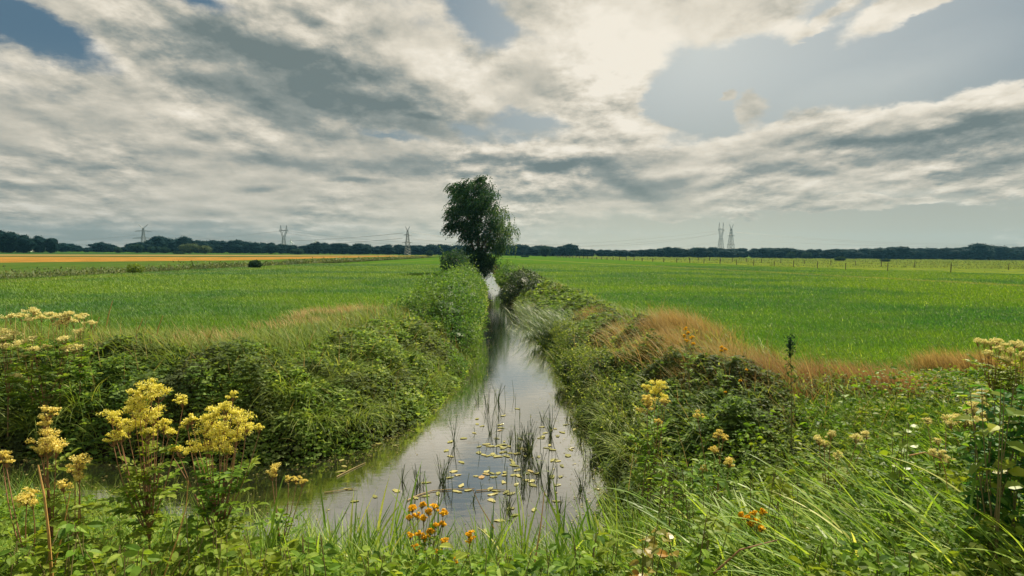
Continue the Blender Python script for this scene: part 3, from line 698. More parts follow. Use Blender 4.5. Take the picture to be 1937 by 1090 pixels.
def bush(name, label, ells, n, L, mat, seed, cat='bush', group=None, core=.5, aspect=.55, lo=.6, noise=.22, shoots=0, tilt=.8):
    rng = np.random.default_rng(seed); E = np.array(ells, float); c = E[:, :3].mean(0); gx, gy = c[0], c[1]
    base = (gx, gy, float(ground_z(gx, gy)))
    o = empty(name, base, label, cat, group); B0 = np.array(base)
    E[:, :3] -= B0; b = Batch(); foliage(b, E, n, L, rng, aspect, lo, noise, tilt)
    if shoots:                                     # leafy shoots sticking out of the outline
        p, nn = ell_points(E, shoots, rng, lo=.9, hi=1.0)
        d = nrm(nn*.8+np.array([0, 0, .9])+.35*rng.normal(size=nn.shape)); ln = rng.uniform(.15, .45, len(p))*max(1, L*9)
        for k in range(7):
            q = p+d*(ln*(k/6.))[:, None]; put(b, LEAF4, q, nrm(d+rng.normal(size=d.shape)*.9), rdirs(len(q), rng, .8), L*rng.uniform(.6, 1.1, len(q)), L*.5, rng.uniform(.4, 1, len(q)))
    if core: hull(b, E, core, rng, .0)
    obj('foliage', b, mat, o)
    s = Batch()
    for e in E:
        for _ in range(3):
            t = e[:3]+e[3:]*rng.normal(size=3)*.35; p0 = np.array([e[0]*.1, e[1]*.1, -.1]); tube(s, curve(p0, t, rng.normal(size=3)*.1), (.035*max(1, L*6), .01), .5, 5)
    obj('stem', s, M_BARK, o)
    return o

# the round sallow bush on the left bank
bush('sallow_bush', 'large bright green bush overhanging the water on the left bank', [(-2.15, 20.0, -.15, 1.30, 1.9, 1.25), (-2.35, 23.6, .15, 1.30, 2.3, 1.20), (-3.05, 19.6, -.15, .85, 1.3, .95), (-1.6, 18.4, -.55, .75, .9, .65), (-2.2, 27.0, .15, 1.15, 2.6, 1.2), (-2.5, 31, .2, 1.0, 2.5, 1.1)], 34000, .085, M_WILLOW, 3, shoots=420)
bush('weed_bush', 'small leafy mound at the water edge in front of large left bush', [(-2.1, 16.4, -.75, .75, .9, .45), (-1.55, 15.6, -.85, .5, .7, .32)], 5000, .06, M_WILLOW, 4, core=.4)
bush('dark_bush', 'dark bush left of the weeping tree foot on the left bank', [(-4.6, 52, .9, 1.0, 1.6, 1.3), (-5.2, 54, 1.1, .9, 1.5, 1.1), (-3.9, 50, .3, .8, 1.6, 1.1)], 3800, .20, M_TREE, 5, shoots=60)
c = PD(992, 534, 42); d_ = PD(1018, 540, 38)
bush('dark_bush', 'dark rounded bush on the right bank opposite the large green bush', [(c.x, 42, c.z-.1, 1.15, 2.2, .95), (d_.x, 38.5, d_.z-.3, .75, 1.5, .6), (c.x-.9, 41, c.z-.7, .7, 1.6, .6)], 6500, .13, leafmat('elder_leaves', [(0, (.015, .035, .018)), (.5, (.035, .065, .03)), (1, (.09, .13, .05))], .25, .5, None), 6, shoots=90)
c = PD(958, 518, 54)
bush('waterside_bush', 'green bush on the right bank below the weeping tree', [(c.x, 54, c.z-.2, 1.0, 2.5, .9), (c.x+.9, 50, c.z-.35, .7, 2, .7), (c.x+.3, 60, c.z, .8, 2.5, .8)], 5200, .15, M_WILLOW, 7, shoots=60)
c = PD(1098, 655, 17.5); d_ = PD(1128, 640, 18)
bush('bramble_bush', 'dark bramble bush hanging over the water on the right bank', [(c.x-.1, 17.4, c.z+.02, .62, 1.0, .50), (d_.x+.05, 17.9, d_.z, .6, 1.0, .42), (c.x-.15, 19.2, c.z+.1, .55, 1.0, .45), (c.x+.0, 16.2, c.z-.28, .42, .7, .28)], 11000, .052, leafmat('bramble_bush_leaves', [(0, (.035, .070, .028)), (.5, (.11, .165, .045)), (.8, (.23, .29, .080)), (1, (.40, .44, .17))], .45, .5, None), 8, shoots=50)

M_BB = bpy.data.materials['bramble_bush_leaves']
for i, (x, y, z, r, lab) in enumerate([(2.0, 13.4, -.45, .70, 'bramble mound at the right waterline behind the pale yellow plumes'), (2.35, 10.9, -.5, .62, 'bramble mound above the right waterline, left of the yellow stem'), (3.4, 9.6, -.25, .75, 'large dark bramble mound in the middle of the right bank'), (4.6, 8.9, -.12, .70, 'dark bramble mound under the rusty strip of dry grass'), (5.9, 8.2, -.05, .62, 'low bramble mound toward the right edge below the rusty strip'), (2.2, 8.9, -.6, .55, 'small leafy mound at the right bank corner near the reeds'), (3.1, 12.2, -.1, .55, 'leafy mound in front of the tall straw grass'), (1.75, 15.2, -.6, .55, 'leafy mound on the right waterline next to the hanging bramble bush'), (1.85, 11.8, -.8, .48, 'low leafy mound dipping into the water between two bramble mounds'), (1.9, 9.9, -.8, .45, 'little leafy mound touching the water at the right bank')]):
    bush('bramble_bush', lab, [(x, y, z, r, r*1.1, r*.62), (x+.35, y+.4, z+.08, r*.6, r*.7, r*.45), (x-.4, y-.25, z-.15, r*.55, r*.6, r*.4)], 5200, .058, M_BB, 80+i, shoots=60)

def weeping_tree():
    rng = np.random.default_rng(21); Y = 62.0; s = Y/FPX
    spec = [(884, 388, 43, 36, 2.2), (878, 418, 44, 28, 2.2), (898, 358, 26, 20, 1.5), (915, 372, 24, 28, 1.5), (926, 408, 24, 34, 1.7), (928, 448, 30, 34, 1.8), (900, 470, 26, 40, 1.8), (950, 456, 19, 28, 1.5), (905, 498, 22, 26, 1.5), (856, 415, 19, 34, 1.5), (868, 378, 26, 24, 1.6), (925, 485, 18, 30, 1.5)]
    base = np.array([-3.5, Y, -.2]); o = empty('weeping_tree', base, 'tall dark weeping tree on the ditch bank in the middle of the fields', 'tree')
    # the crown is built from many small hanging sprays filling the tree's own outline
    OUT = np.array([(900, 336), (880, 346), (862, 370), (853, 400), (849, 430), (856, 446), (876, 442), (890, 438), (889, 470), (890, 500), (905, 520), (932, 518), (938, 492), (948, 478), (966, 466), (966, 442), (954, 418), (942, 396), (934, 366), (916, 342)], float)
    def inside(x, y):
        c = False; n = len(OUT)
        for i in range(n):
            (x0, y0), (x1, y1) = OUT[i], OUT[(i+1) % n]
            if (y0 > y) != (y1 > y) and x < (x1-x0)*(y-y0)/(y1-y0)+x0: c = not c
        return c
    P_, N_ = [], []; cl = []
    while len(cl) < 60:
        x, y = rng.uniform(834, 972), rng.uniform(334, 522)
        if inside(x, y) and all((x-u)**2+(y-v)**2 > 9**2 for u, v in cl): cl.append((x, y))
    for x, y in cl:
        low_ = y > 440 and 882 < x < 945
        c = PD(x, y-5, Y); r = rng.uniform(.42, .80)*(1.15 if low_ else 1); half = 2.3*math.sqrt(max(.12, 1-((x-903)/72)**2))*(.6 if low_ else 1)
        for _ in range(2):
            c0 = np.array((c.x-base[0]+rng.normal(0, .2), rng.uniform(-half, half), c.z-base[2])); m = 34
            d0 = nrm(rng.normal(size=(m, 3))); P_.append(c0+d0*np.array([r*1.1, r, r*.55])*(rng.random(m)**.5)[:, None]); N_.append(nrm(d0+np.array([0, 0, .4])))
    p = np.concatenate(P_); nn = np.concatenate(N_)
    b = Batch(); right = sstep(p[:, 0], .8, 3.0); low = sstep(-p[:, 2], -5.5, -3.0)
    wind = np.stack([-.62*(1-right)-.02, rng.normal(0, .15, len(p)), -.95*np.ones(len(p))], 1)
    st = nrm(nn*.75+np.array([-.35, 0, .15])+rng.normal(size=nn.shape)*.3)
    ln = rng.uniform(.4, 1.15, len(p))*(1+.35*right); cur = p.copy(); K = 9
    tone = fbm(p[:, 0]*1.1, p[:, 2]*1.1+p[:, 1], 3, 3)
    for k in range(K):
        t = k/(K-1); d = nrm(st*(1-t)**1.5*.9+wind*(t**.6)*1.1); cur = cur+d*(ln/K)[:, None]
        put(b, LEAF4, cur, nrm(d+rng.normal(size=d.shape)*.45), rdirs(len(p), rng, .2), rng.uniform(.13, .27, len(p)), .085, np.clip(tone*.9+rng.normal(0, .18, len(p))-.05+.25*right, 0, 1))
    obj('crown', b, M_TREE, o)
    tb = Batch()
    tube(tb, curve((0, 0, -.6), (.2, .1, 2.6), (.15, 0, 0)), (.30, .22), .5, 9)
    limbs = [((.2, .1, 2.4), (-1.0, .1, 6.4), (.5, 0, .3)), ((.2, .1, 2.5), (.3, -.3, 7.8), (-.3, 0, 0)), ((.2, 0, 2.2), (1.6, .2, 5.0), (.3, 0, .3)), ((-.1, 0, 1.6), (-1.7, -.2, 5.0), (.4, 0, .7)), ((.0, 0, .8), (1.2, -.3, 3.4), (.3, 0, 0)), ((-.8, .1, 5.4), (-1.4, .3, 6.6), (0, 0, .4)), ((.1, 0, 6), (1.1, .1, 7.1), (0, 0, .2))]
    obj('trunk', tb, M_BARK, o)
    for a, q, bd in limbs:
        lb = Batch(); tube(lb, curve(a, q, bd, 8), (.17, .04), .5, 7)
        for _ in range(6):
            t = rng.uniform(.4, 1); m = np.array(a)*(1-t)+np.array(q)*t; tube(lb, curve(m, m+np.clip(rng.normal(size=3)*.5, -.8, .8)+np.array([0, 0, .3]), (0, 0, .2)), (.04, .01), .5, 5)
        obj('limb', lb, M_BARK, o)
    lb = Batch()
    for k in range(5): tube(lb, curve((rng.uniform(-.4, .4), rng.uniform(-.3, .3), -.4), (rng.uniform(-1, 1.3), rng.uniform(-.6, .6), rng.uniform(2, 3.4)), rng.normal(size=3)*.2, 7), (.12, .03), .5, 6)
    obj('limb', lb, M_BARK, o)
weeping_tree()

# ---------------------------------------------------------------- far trees
PROFILE = [(-60, 430), (0, 432), (22, 437), (58, 444), (92, 446), (104, 455), (108, 459), (128, 458.5), (150, 463), (168, 468), (175, 462), (193, 457), (220, 463), (236, 466), (248, 458), (275, 455), (302, 446.5), (330, 453), (349, 446.5), (378, 455), (395, 456), (406, 451.5), (430, 456), (446, 452.5), (478, 457), (505, 458), (542, 461), (569, 465), (587, 461), (601, 457), (653, 459), (666, 463), (683, 459), (718, 465), (730, 460.5), (760, 463), (812, 461), (850, 462), (960, 462), (985, 459.5), (1002, 467), (1022, 463), (1044, 465), (1062, 465), (1079, 461), (1091, 471), (1118, 469.5), (1183, 472), (1240, 470), (1265, 466.5), (1294, 469), (1332, 467), (1356, 466.5), (1379, 471), (1398, 468), (1431, 469), (1478, 467), (1509, 470), (1560, 471), (1620, 470), (1661, 468), (1699, 464.7), (1722, 468), (1768, 468), (1812, 469), (1835, 462), (1850, 460), (1876, 463), (1902, 466), (2000, 466)]
PX, PY = np.array(PROFILE).T
def far_variants():
    out = []
    for k in range(7):
        rng = np.random.default_rng(100+k); E = []
        n = rng.integers(6, 9)
        for i in range(n):
            a = rng.uniform(0, 2*PI); r = rng.uniform(.05, .30); z = rng.uniform(.30, .80); w = rng.uniform(.17, .27)*(1.15-abs(z-.5))
            E.append((r*math.cos(a)*1.15, r*math.sin(a), z, w*1.15, w, w*rng.uniform(.75, 1.0)))
        E.append((0, 0, .78, .24, .24, .2)); E.append((0, 0, .24, .36, .32, .26)); E.append((.05, 0, .52, .38, .34, .28))
        b = Batch(); foliage(b, E, 1500, .055, rng, .8, lo=.75, noise=.25, tilt=.7); hull(b, E, .86, rng, .15)
        t = Batch(); tube(t, [(0, 0, -.02), (.01, 0, .2), (0, .01, .45)], (.03, .02), .5, 6)
        out.append((b.mesh('crown', M_FARLEAF), t.mesh('trunk', M_BARK)))
    return out
FV = far_variants()
def far_tree(px, top, Y, k, label, group=None, wide=1.0, mat=None, sink=0.0, name='broadleaf_tree', rz=None, spread=1):
    g = PD(px, 480, Y); h = (PD(px, top, Y).z)
    o = empty(name, (g.x, Y, 0), label, 'tree' if 'bush' not in name else 'bush', group, rz=RNG.uniform(0, 6.28) if rz is None else rz)
    o.scale = (h*wide, h*wide, h*1.02)
    c = bpy.data.objects.new('crown', FV[k][0]); t = bpy.data.objects.new('trunk', FV[k][1])
    for q in (c, t): COL.objects.link(q); q.parent = o
    return o
def seg_label(px):
    if px < 100: return ('tall dark tree in the nearer clump where the left fields meet the sky', 'trees of the nearer left clump')
    if px < 240: return ('low dark tree in the far row between the left clump and widest pylon', 'low trees of the far left row')
    if px < 500: return ('dark rounded tree in the far row behind the grain, around the widest pylon', 'trees around the widest pylon')
    if px < 870: return ('dark rounded tree in the far row between twin-horned pylon and weeping tree', 'trees behind the left meadow')
    if px < 1440: return ('dark tree in the far row right of the weeping tree behind the open meadow', 'trees behind the right meadow')
    return ('dark blue-green tree of the long wood beyond the fenced pasture', 'trees of the wood beyond the pasture')
SPECIAL = {302: 'tall dark dome-shaped tree just right of the widest lattice pylon', 349: 'tallest dark tree of the far row, above the pale bushes', 1079: 'tall rounded tree standing out of the low row right of the weeping tree', 1850: 'broad tree making the highest hump in the long right wood', 601: 'tall dark tree just right of the two small wind turbines', 1265: 'slightly taller tree left of the paired pylons', 193: 'round low tree standing apart between the gaps of the far left row'}
def treeline():
    rng = np.random.default_rng(5)
    for row, (step, dd, lo) in enumerate([(16.5, 465, 0), (19, 520, 1.2)]):
        px = -42.0 if row else -48.0
        while px < 2000:
            j = px+rng.uniform(-4, 4)
            top = float(np.interp(j, PX, PY))+rng.uniform(-.3, 3.2)*(.6+row)+lo
            Y = dd+rng.uniform(-25, 25)
            if j < 104: Y = 330+rng.uniform(-30, 30)+row*30
            L, g = seg_label(j); w = rng.uniform(1.5, 2.3)*(24/max(10, 487-top))**.5
            if j < 104: w *= .8
            hzn = 479+.0087*(j-968)
            if not (885 < j < 935): far_tree(j, top, Y, int(rng.integers(0, 7)), L, g, wide=w)
            px += step*rng.uniform(.8, 1.2)*(1.5 if j < 104 else 1)
    for q, lab in SPECIAL.items(): far_tree(q, float(np.interp(q, PX, PY)), 445, q % 7, lab, wide=1.15 if q != 1850 else 1.8)
treeline()
def pale(px, py, w, h, Y, lab, mat=M_FARPALE, name='round_bush', seed=1):
    c = PD(px, py, Y); s = Y/FPX; rng = np.random.default_rng(seed)
    E = [(c.x+rng.uniform(-.35, .35)*w*s, Y+rng.uniform(-2, 2), c.z*rng.uniform(.8, 1), w*s*.30, w*s*.3, h*s*.42) for _ in range(4)]+[(c.x, Y, c.z*.7, w*s*.42, w*s*.4, max(.6, c.z*.75))]
    bush(name, lab, E, 1600, .5*Y/500, mat, seed, core=.8, aspect=.8)
M_FARMID = leafmat('mid_bush_leaves', [(0, (.010, .030, .026)), (.5, (.022, .055, .035)), (1, (.05, .095, .045))], .2, .8, None, 1, .03)
pale(261, 468, 24, 15, 384, 'round green bush in front of the far row below the widest pylon', M_FARMID, seed=31)
pale(291, 471, 22, 12, 400, 'low green bush right of the round bush below the widest pylon', M_FARMID, seed=32)
pale(312, 472, 18, 10, 404, 'small bush touching the pale pair of bushes on its left', M_FARMID, seed=33)
pale(355, 467, 32, 18, 376, 'larger of the two pale grey-green bushes in front of the far row', seed=34)
pale(386, 470, 24, 15, 380, 'smaller pale grey-green bush right of its larger neighbour', seed=35)
pale(340, 478, 22, 5, 344, 'low dark hedge lump in the crop before the pale bushes', M_FARMID, 'hedge_bush', seed=36)
pale(223, 472, 14, 12, 400, 'small dark bush at the right end of the low tree gap', M_FARMID, seed=37)
pale(1588, 489, 24, 9, 264, 'single round green bush in the pasture before the long wood', M_FARMID, seed=38)
pale(1675, 492, 20, 3, 240, 'flat little bush on the pasture right of the single round bush', M_FARMID, seed=39)
pale(563, 476, 26, 12, 416, 'dark low bush at the foot of the twin-horned pylon', M_FARMID, seed=40)
pale(811, 478, 14, 12, 352, 'cone-shaped dark bush in the far row left of the weeping tree', M_FARMID, seed=41)
pale(1030, 474, 26, 20, 376, 'dark conical tree in the far row just right of the weeping tree', M_FARMID, 'dense_tree', seed=42)
pale(992, 485, 16, 5, 320, 'low bush right of the weeping tree at the meadow end', M_FARMID, seed=43)
pale(1320, 474, 16, 12, 448, 'lighter tree in the wood left of the paired pylons', M_FARMID, 'dense_tree', seed=44)
pale(1495, 481, 18, 12, 416, 'lighter round tree in front of the long right wood', M_FARMID, 'dense_tree', seed=45)
pale(1523, 482, 18, 12, 416, 'second lighter round tree in the long wood, nearer to the single bush', M_FARMID, 'dense_tree', seed=46)
M_LIME = leafmat('lime_leaves', [(0, (.06, .12, .015)), (1, (.20, .28, .04))], .35, .5, None)
def weedbush(px, py, w, h, lab, mat, seed):
    g = P(px, py+h, 0); Y = g.y; s = Y/FPX
    bush('ditch_bush', lab, [(g.x, Y, h*s*.9, w*s*.5, w*s*.5, h*s*1.0), (g.x-w*s*.3, Y+.4, h*s*.6, w*s*.35, w*s*.4, h*s*.7)], 1300, .13*Y/50, mat, seed, core=.5)
weedbush(256, 508, 28, 9, 'bright yellow-green bush in the weedy ditch across the left fields', M_LIME, 51)
weedbush(483, 500, 22, 7, 'dark little bush in the weedy ditch right of the bright one', M_FARMID, 52)

# ---------------------------------------------------------------- pylons, wires, turbines
M_STEEL = solid('galvanised_steel', (.13, .15, .15), .5, .3, .15, 0, .3)
M_WIRE = solid('power_wire', (.16, .17, .17), .5, 1, .1)
M_WOOD = solid('weathered_wood', (.09, .075, .055), .9, 8, .4)
M_WHITE = solid('white_paint', (.62, .63, .62), .5, 2, .06)
PYL = {}
def lattice(b, h0, h1, w0, w1, n, r, r2):
    for i in range(n):
        a = i/n; c = (i+1)/n; za, zc = h0+(h1-h0)*a, h0+(h1-h0)*c; wa, wc = (w0+(w1-w0)*a)/2, (w0+(w1-w0)*c)/2
        K = [(-1, -1), (1, -1), (1, 1), (-1, 1)]
        for j in range(4):
            u, v = K[j], K[(j+1) % 4]
            A = (u[0]*wa, u[1]*wa, za); B = (u[0]*wc, u[1]*wc, zc); Cc = (v[0]*wa, v[1]*wa, za); D = (v[0]*wc, v[1]*wc, zc)
            bar(b, A, B, r); bar(b, A, D, r2); bar(b, Cc, B, r2); bar(b, B, D, r2)
def arm(b, z, half, w, r):
    for s in (-1, 1):
        for y in (-w/2, w/2):
            bar(b, (0, y, z), (s*half, 0, z), r); bar(b, (0, y, z+half*.16), (s*half, 0, z), r)
        for k in (.25, .5, .75): bar(b, (s*half*k, w/2*(1-k), z), (s*half*k, 0, z+half*.16*(1-k)), r*.8)
def pylon(px, top, Y, kind, arms, rz, label):
    g = PD(px, 480, Y); H = PD(px, top, Y).z; s = Y/FPX
    o = empty('lattice_pylon', (g.x, Y, 0), label, 'pylon', None, rz=rz); r = .17*Y/600
    b = Batch(); w0 = H*.20; 
    if kind == 'V':
        lattice(b, 0, H*.86, w0, H*.035, 9, r, r*.6); obj('tower', b, M_STEEL, o)
        for z, half in arms:
            c = Batch(); arm(c, H*z, half*s, H*.045, r*.8); a = obj('crossarm', c, M_STEEL, o)
            for k in (-1, -.5, .5, 1):
                q = Batch(); bar(q, (k*half*s*.97, 0, H*z), (k*half*s*.97, 0, H*z-H*.04), r*.8); obj('insulator', q, M_STEEL, a)
        for k in (-1, 1):
            c = Batch(); bar(c, (0, 0, H*.85), (k*arms[-1][1]*s*.62, 0, H), r); bar(c, (k*H*.015, 0, H*.82), (k*arms[-1][1]*s*.62, 0, H), r*.7); obj('horn', c, M_STEEL, o)
    else:
        lattice(b, 0, H*.55, w0*.85, H*.075, 6, r, r*.6); wtop = arms[0][1]*s
        obj('tower', b, M_STEEL, o)
        for k in (-1, 1):
            c = Batch()
            for y in (-.02, .02):
                bar(c, (k*H*.037, y*H, H*.55), (k*wtop*.75, y*H*.7, H*.80), r); bar(c, (k*H*.005, y*H, H*.57), (k*wtop*.45, y*H*.7, H*.80), r*.8)
            for q in np.linspace(.1, .9, 5): bar(c, (k*(H*.037*(1-q)+wtop*.75*q), 0, H*(.55+.25*q)), (k*(H*.005*(1-q)+wtop*.45*q), 0, H*(.57+.23*q)), r*.6)
            bar(c, (k*wtop*.45, 0, H*.80), (k*wtop*.62, 0, H), r); bar(c, (k*wtop*.80, 0, H*.80), (k*wtop*.62, 0, H), r)
            for q in (.2, .4, .6): bar(c, (k*wtop*(.45+.17*q), 0, H*(.8+.2*q)), (k*wtop*(.80-.18*q), 0, H*(.8+.2*q)), r*.6)
            obj('horn', c, M_STEEL, o)
        c = Batch()
        for y in (-.02, .02): bar(c, (-wtop, y*H*.5, H*.80), (wtop, y*H*.5, H*.80), r); bar(c, (-wtop, 0, H*.80), (wtop, 0, H*.84), r*.7); bar(c, (wtop, 0, H*.80), (-wtop, 0, H*.84), r*.7)
        a = obj('crossarm', c, M_STEEL, o)
        for k in (-.95, 0, .95): q = Batch(); bar(q, (k*wtop, 0, H*.8), (k*wtop, 0, H*.75), r*.8); obj('insulator', q, M_STEEL, a)
    return o, H
p1, H1 = pylon(272, 424, 760, 'V', [(.48, 18), (.74, 14)], .25, 'widest lattice pylon with two long crossarms above the left treeline')
p2, H2 = pylon(537, 426, 760, 'Y', [(0, 8.5)], .1, 'twin-horned lattice pylon beside the two small wind turbines')
p3, H3 = pylon(771, 428, 425, 'V', [(.44, 10), (.70, 7)], .35, 'slim lattice pylon just left of the weeping tree')
p4, H4 = pylon(1363, 421, 760, 'Y', [(0, 6.5)], .2, 'twin-horned pylon, left one of the pair over the right wood')
p5, H5 = pylon(1382, 424, 740, 'V', [(.38, 8.5), (.66, 7.5)], .3, 'two-armed pylon, right one of the pair over the right wood')
def wire(a, b, sagpx, label, n=28):
    (x0, y0, Y0), (x1, y1, Y1) = a, b; p = PD(x0, y0, Y0); q = PD(x1, y1, Y1); sag = sagpx*.5*(Y0+Y1)/FPX
    pts = [(p*(1-t)+q*t)-Vector((0, 0, sag*4*t*(1-t))) for t in np.linspace(0, 1, n)]
    m = Batch(); tube(m, pts, .10, .5, 4); tag(obj('power_line', m, M_WIRE), label, 'power line', 'power lines over the far trees')
wire((545, 437, 760), (1357, 437, 760), 27, 'upper thin wire sagging between the two twin-horned pylons')
wire((531, 440, 760), (1357, 443, 760), 28, 'lower thin wire sagging between the two twin-horned pylons')
wire((779, 440, 425), (1374, 437, 740), 27, 'wire from the slim pylon upper arm to two-armed pylon at right')
wire((781, 452, 425), (1374, 456, 740), 20, 'wire from the slim pylon lower arm to two-armed pylon at right')
wire((762, 441, 425), (286, 435, 760), 18, 'wire between upper arms of the slim pylon and widest pylon')
wire((761, 451, 425), (290, 445, 760), 16, 'wire between lower arms of the slim pylon and widest pylon')
wire((529, 437, 760), (-260, 436, 800), 26, 'wire leaving the twin-horned left pylon out of the left edge')
wire((256, 445, 760), (-300, 440, 800), 18, 'wire leaving the widest pylon lower arm out of the left edge')
wire((1369, 437, 760), (2300, 436, 800), 28, 'wire from the right twin-horned pylon out of the right edge')
wire((1390, 439, 740), (2300, 441, 800), 22, 'upper wire from the two-armed pylon out of the right edge')
wire((1391, 454, 740), (2300, 452, 800), 14, 'lower wire from the two-armed pylon out of the right edge')
def turbine(px, hub, tip, Y, rot, label):
    g = PD(px, 480, Y); H = PD(px, hub, Y).z; R = tip*Y/FPX
    o = empty('wind_turbine', (g.x, Y, 0), label, 'wind turbine'); b = Batch(); tube(b, [(0, 0, 0), (0, 0, H*.5), (0, 0, H)], (1.6, .9), .5, 8); obj('tower', b, M_WHITE, o)
    b = Batch(); box(b, (0, -1, H), (2, 5, 2.2)); obj('nacelle', b, M_WHITE, o)
    for k in range(3):
        a = rot+k*2*PI/3; c = Batch(); tube(c, [(0, -3, H), (math.sin(a)*R*.25, -3, H+math.cos(a)*R*.25), (math.sin(a)*R, -3, H+math.cos(a)*R)], (1.1, .3), .5, 4); obj('blade', c, M_WHITE, o)
turbine(551, 457, 8, 1500, .0, 'small pale wind turbine just right of the twin-horned left pylon')
turbine(597, 458, 6, 1700, .5, 'smaller wind turbine with blade tips just above the far trees')
# white farm building between the left trees
g = PD(45, 474, 470); o = empty('white_farmhouse', (g.x, 470, 0), 'white farm building glimpsed between the left clump trees', 'building')
b = Batch(); box(b, (0, 0, 1.6), (12, 8, 3.2)); obj('wall', b, M_WHITE, o)
b = Batch(); b.add([(-6.3, -4.4, 3.2), (6.3, -4.4, 3.2), (6.3, 4.4, 3.2), (-6.3, 4.4, 3.2), (-6.3, 0, 6), (6.3, 0, 6)], np.array([(0, 1, 5, 4), (2, 3, 4, 5)])); b.add([(-6.3, -4.4, 3.2), (6.3, -4.4, 3.2), (6.3, 4.4, 3.2), (-6.3, 4.4, 3.2), (-6.3, 0, 6), (6.3, 0, 6)], np.array([(0, 4, 3), (1, 2, 5)]))
obj('roof', b, solid('pale_roof', (.45, .44, .42), .6, 2, .1), o)

# ---------------------------------------------------------------- fences on the right
def fence(label, pts, h, spacing, seed):
    rng = np.random.default_rng(seed); pts = [np.array(p, float) for p in pts]
    o = empty('wire_fence', (pts[0][0], pts[0][1], 0), label, 'fence'); b0 = np.array([*pts[0], 0]); L = [0]
    for a, c in zip(pts, pts[1:]): L.append(L[-1]+np.linalg.norm(c-a))
    s = 0; tops = []
    while s < L[-1]:
        x = np.interp(s, L, [p[0] for p in pts]); y = np.interp(s, L, [p[1] for p in pts]); hh = h*rng.uniform(.9, 1.12); q = np.array([x, y, 0])-b0
        b = Batch(); k = rng.normal(0, .03, 2); r = .055*max(1, y/95); tube(b, [q+np.array([0, 0, -.3]), q+np.array([k[0]*.5, k[1]*.5, hh*.5]), q+np.array([k[0], k[1], hh])], r, .5, 7); obj('post', b, M_WOOD, o)
        tops.append(q); s += spacing*rng.uniform(.93, 1.07)
    for z in (.35, .62, .88):
        b = Batch(); T = [t+np.array([0, 0, h*z-.02]) for t in tops]; tube(b, T, .008, .5, 3); obj('fence_wire', b, M_WIRE, o)
fence('nearer row of dark posts along the right meadow edge', [(66, 69), (57, 76), (52.6, 80.8), (49.5, 86), (48, 93), (47.5, 101), (47.3, 112), (44, 140), (37, 178), (30, 240), (22, 320)], 1.05, 7.4, 1)
fence('farther row of thin posts across the yellowish pasture', [(84, 93), (78, 99), (74, 103), (73, 124), (72.5, 144), (68, 172), (64, 230)], 1.05, 9.5, 2)
# rough tufts and sparse growth on the pasture
def pasture():
    n = 60000; rng = np.random.default_rng(9); y = 70*(420/70)**rng.random(n); x = rng.uniform(20, 330, n); k = (x < y*.9+3) & (x > 49+20*(y < 80)-.13*(y-110)*(y > 110)); x = x[k]; y = y[k]
    band = fbm(y*.05, x*.004, 91, 4); k = band+rng.normal(0, .08, len(x)) > .47; x = x[k]; y = y[k]; d = np.hypot(x, y)
    b = Batch(); blades(b, np.stack([x, y, 0*x], 1), rng.normal(2.6, 1, len(x)), rng.uniform(.15, .45, len(x)), .05*d/90, .3, .7, rng.beta(2, 2, len(x)), K=2)
    tag(obj('pasture_tufts', b, leafmat('pasture_tufts', [(0, (.02, .05, .02)), (.5, (.06, .10, .025)), (1, (.20, .20, .07))], .3, .6, None)), 'dark and pale grass tufts in bands across the fenced pasture', 'grass', kind='stuff')
pasture()
# ---------------------------------------------------------------- summer haze over the flat land
def haze():
    b = Batch(); box(b, (100, 650, 24), (3000, 1700, 56)); m = bpy.data.materials.new('haze'); m.use_nodes = True; t = NT(m.node_tree); t.n.clear()
    o_ = t.node('ShaderNodeOutputMaterial'); v = t.node('ShaderNodeVolumePrincipled'); v.inputs['Density'].default_value = HAZE; v.inputs['Color'].default_value = (.22, .62, 1.0, 1); v.inputs['Anisotropy'].default_value = .3
    t.l.new(v.outputs[0], o_.inputs['Volume']); tag(obj('haze', b, m), 'thin summer haze over the far fields', kind='stuff')
HAZE = .00008
haze()
# ---------------------------------------------------------------- floating leaves and rushes in the water
M_PAD = leafmat('floating_leaf', [(0, (.12, .13, .04)), (.5, (.26, .26, .08)), (.85, (.38, .35, .14)), (1, (.34, .20, .08))], .15, .35, None, 1, .4)
def q(cx, cy): return (640+cx/3.027, 730+cy/3.027)
PADS = [(795, 188), (795, 218), (780, 270), (718, 300), (808, 347), (870, 345), (935, 220), (930, 240), (925, 255), (945, 170), (890, 395), (905, 345), (930, 338), (945, 355), (915, 405), (955, 375), (965, 402), (940, 380), (1000, 440), (1005, 455), (1025, 482), (790, 517), (660, 490), (685, 510), (635, 525), (705, 570), (680, 605), (740, 598), (850, 490), (880, 500), (890, 520), (950, 510), (1075, 540), (1105, 545), (870, 590), (900, 600), (885, 620), (880, 655), (960, 610), (1120, 708), (1170, 290), (1185, 270), (1165, 235), (1210, 340), (1215, 362), (1190, 355), (1240, 420), (1255, 430), (1280, 265), (1240, 245), (1305, 222), (1350, 250), (1280, 458), (1255, 568), (1340, 355), (330, 340), (210, 633), (95, 660), (60, 590), (20, 425), (35, 460), (15, 490), (330, 600), (570, 615), (500, 630), (440, 640), (920, 770), (985, 700), (1010, 740), (860, 400), (975, 345), (1160, 300), (985, 385), (1230, 365), (845, 505), (915, 500), (1330, 365), (230, 330), (190, 340), (1480, 590), (1250, 660)]
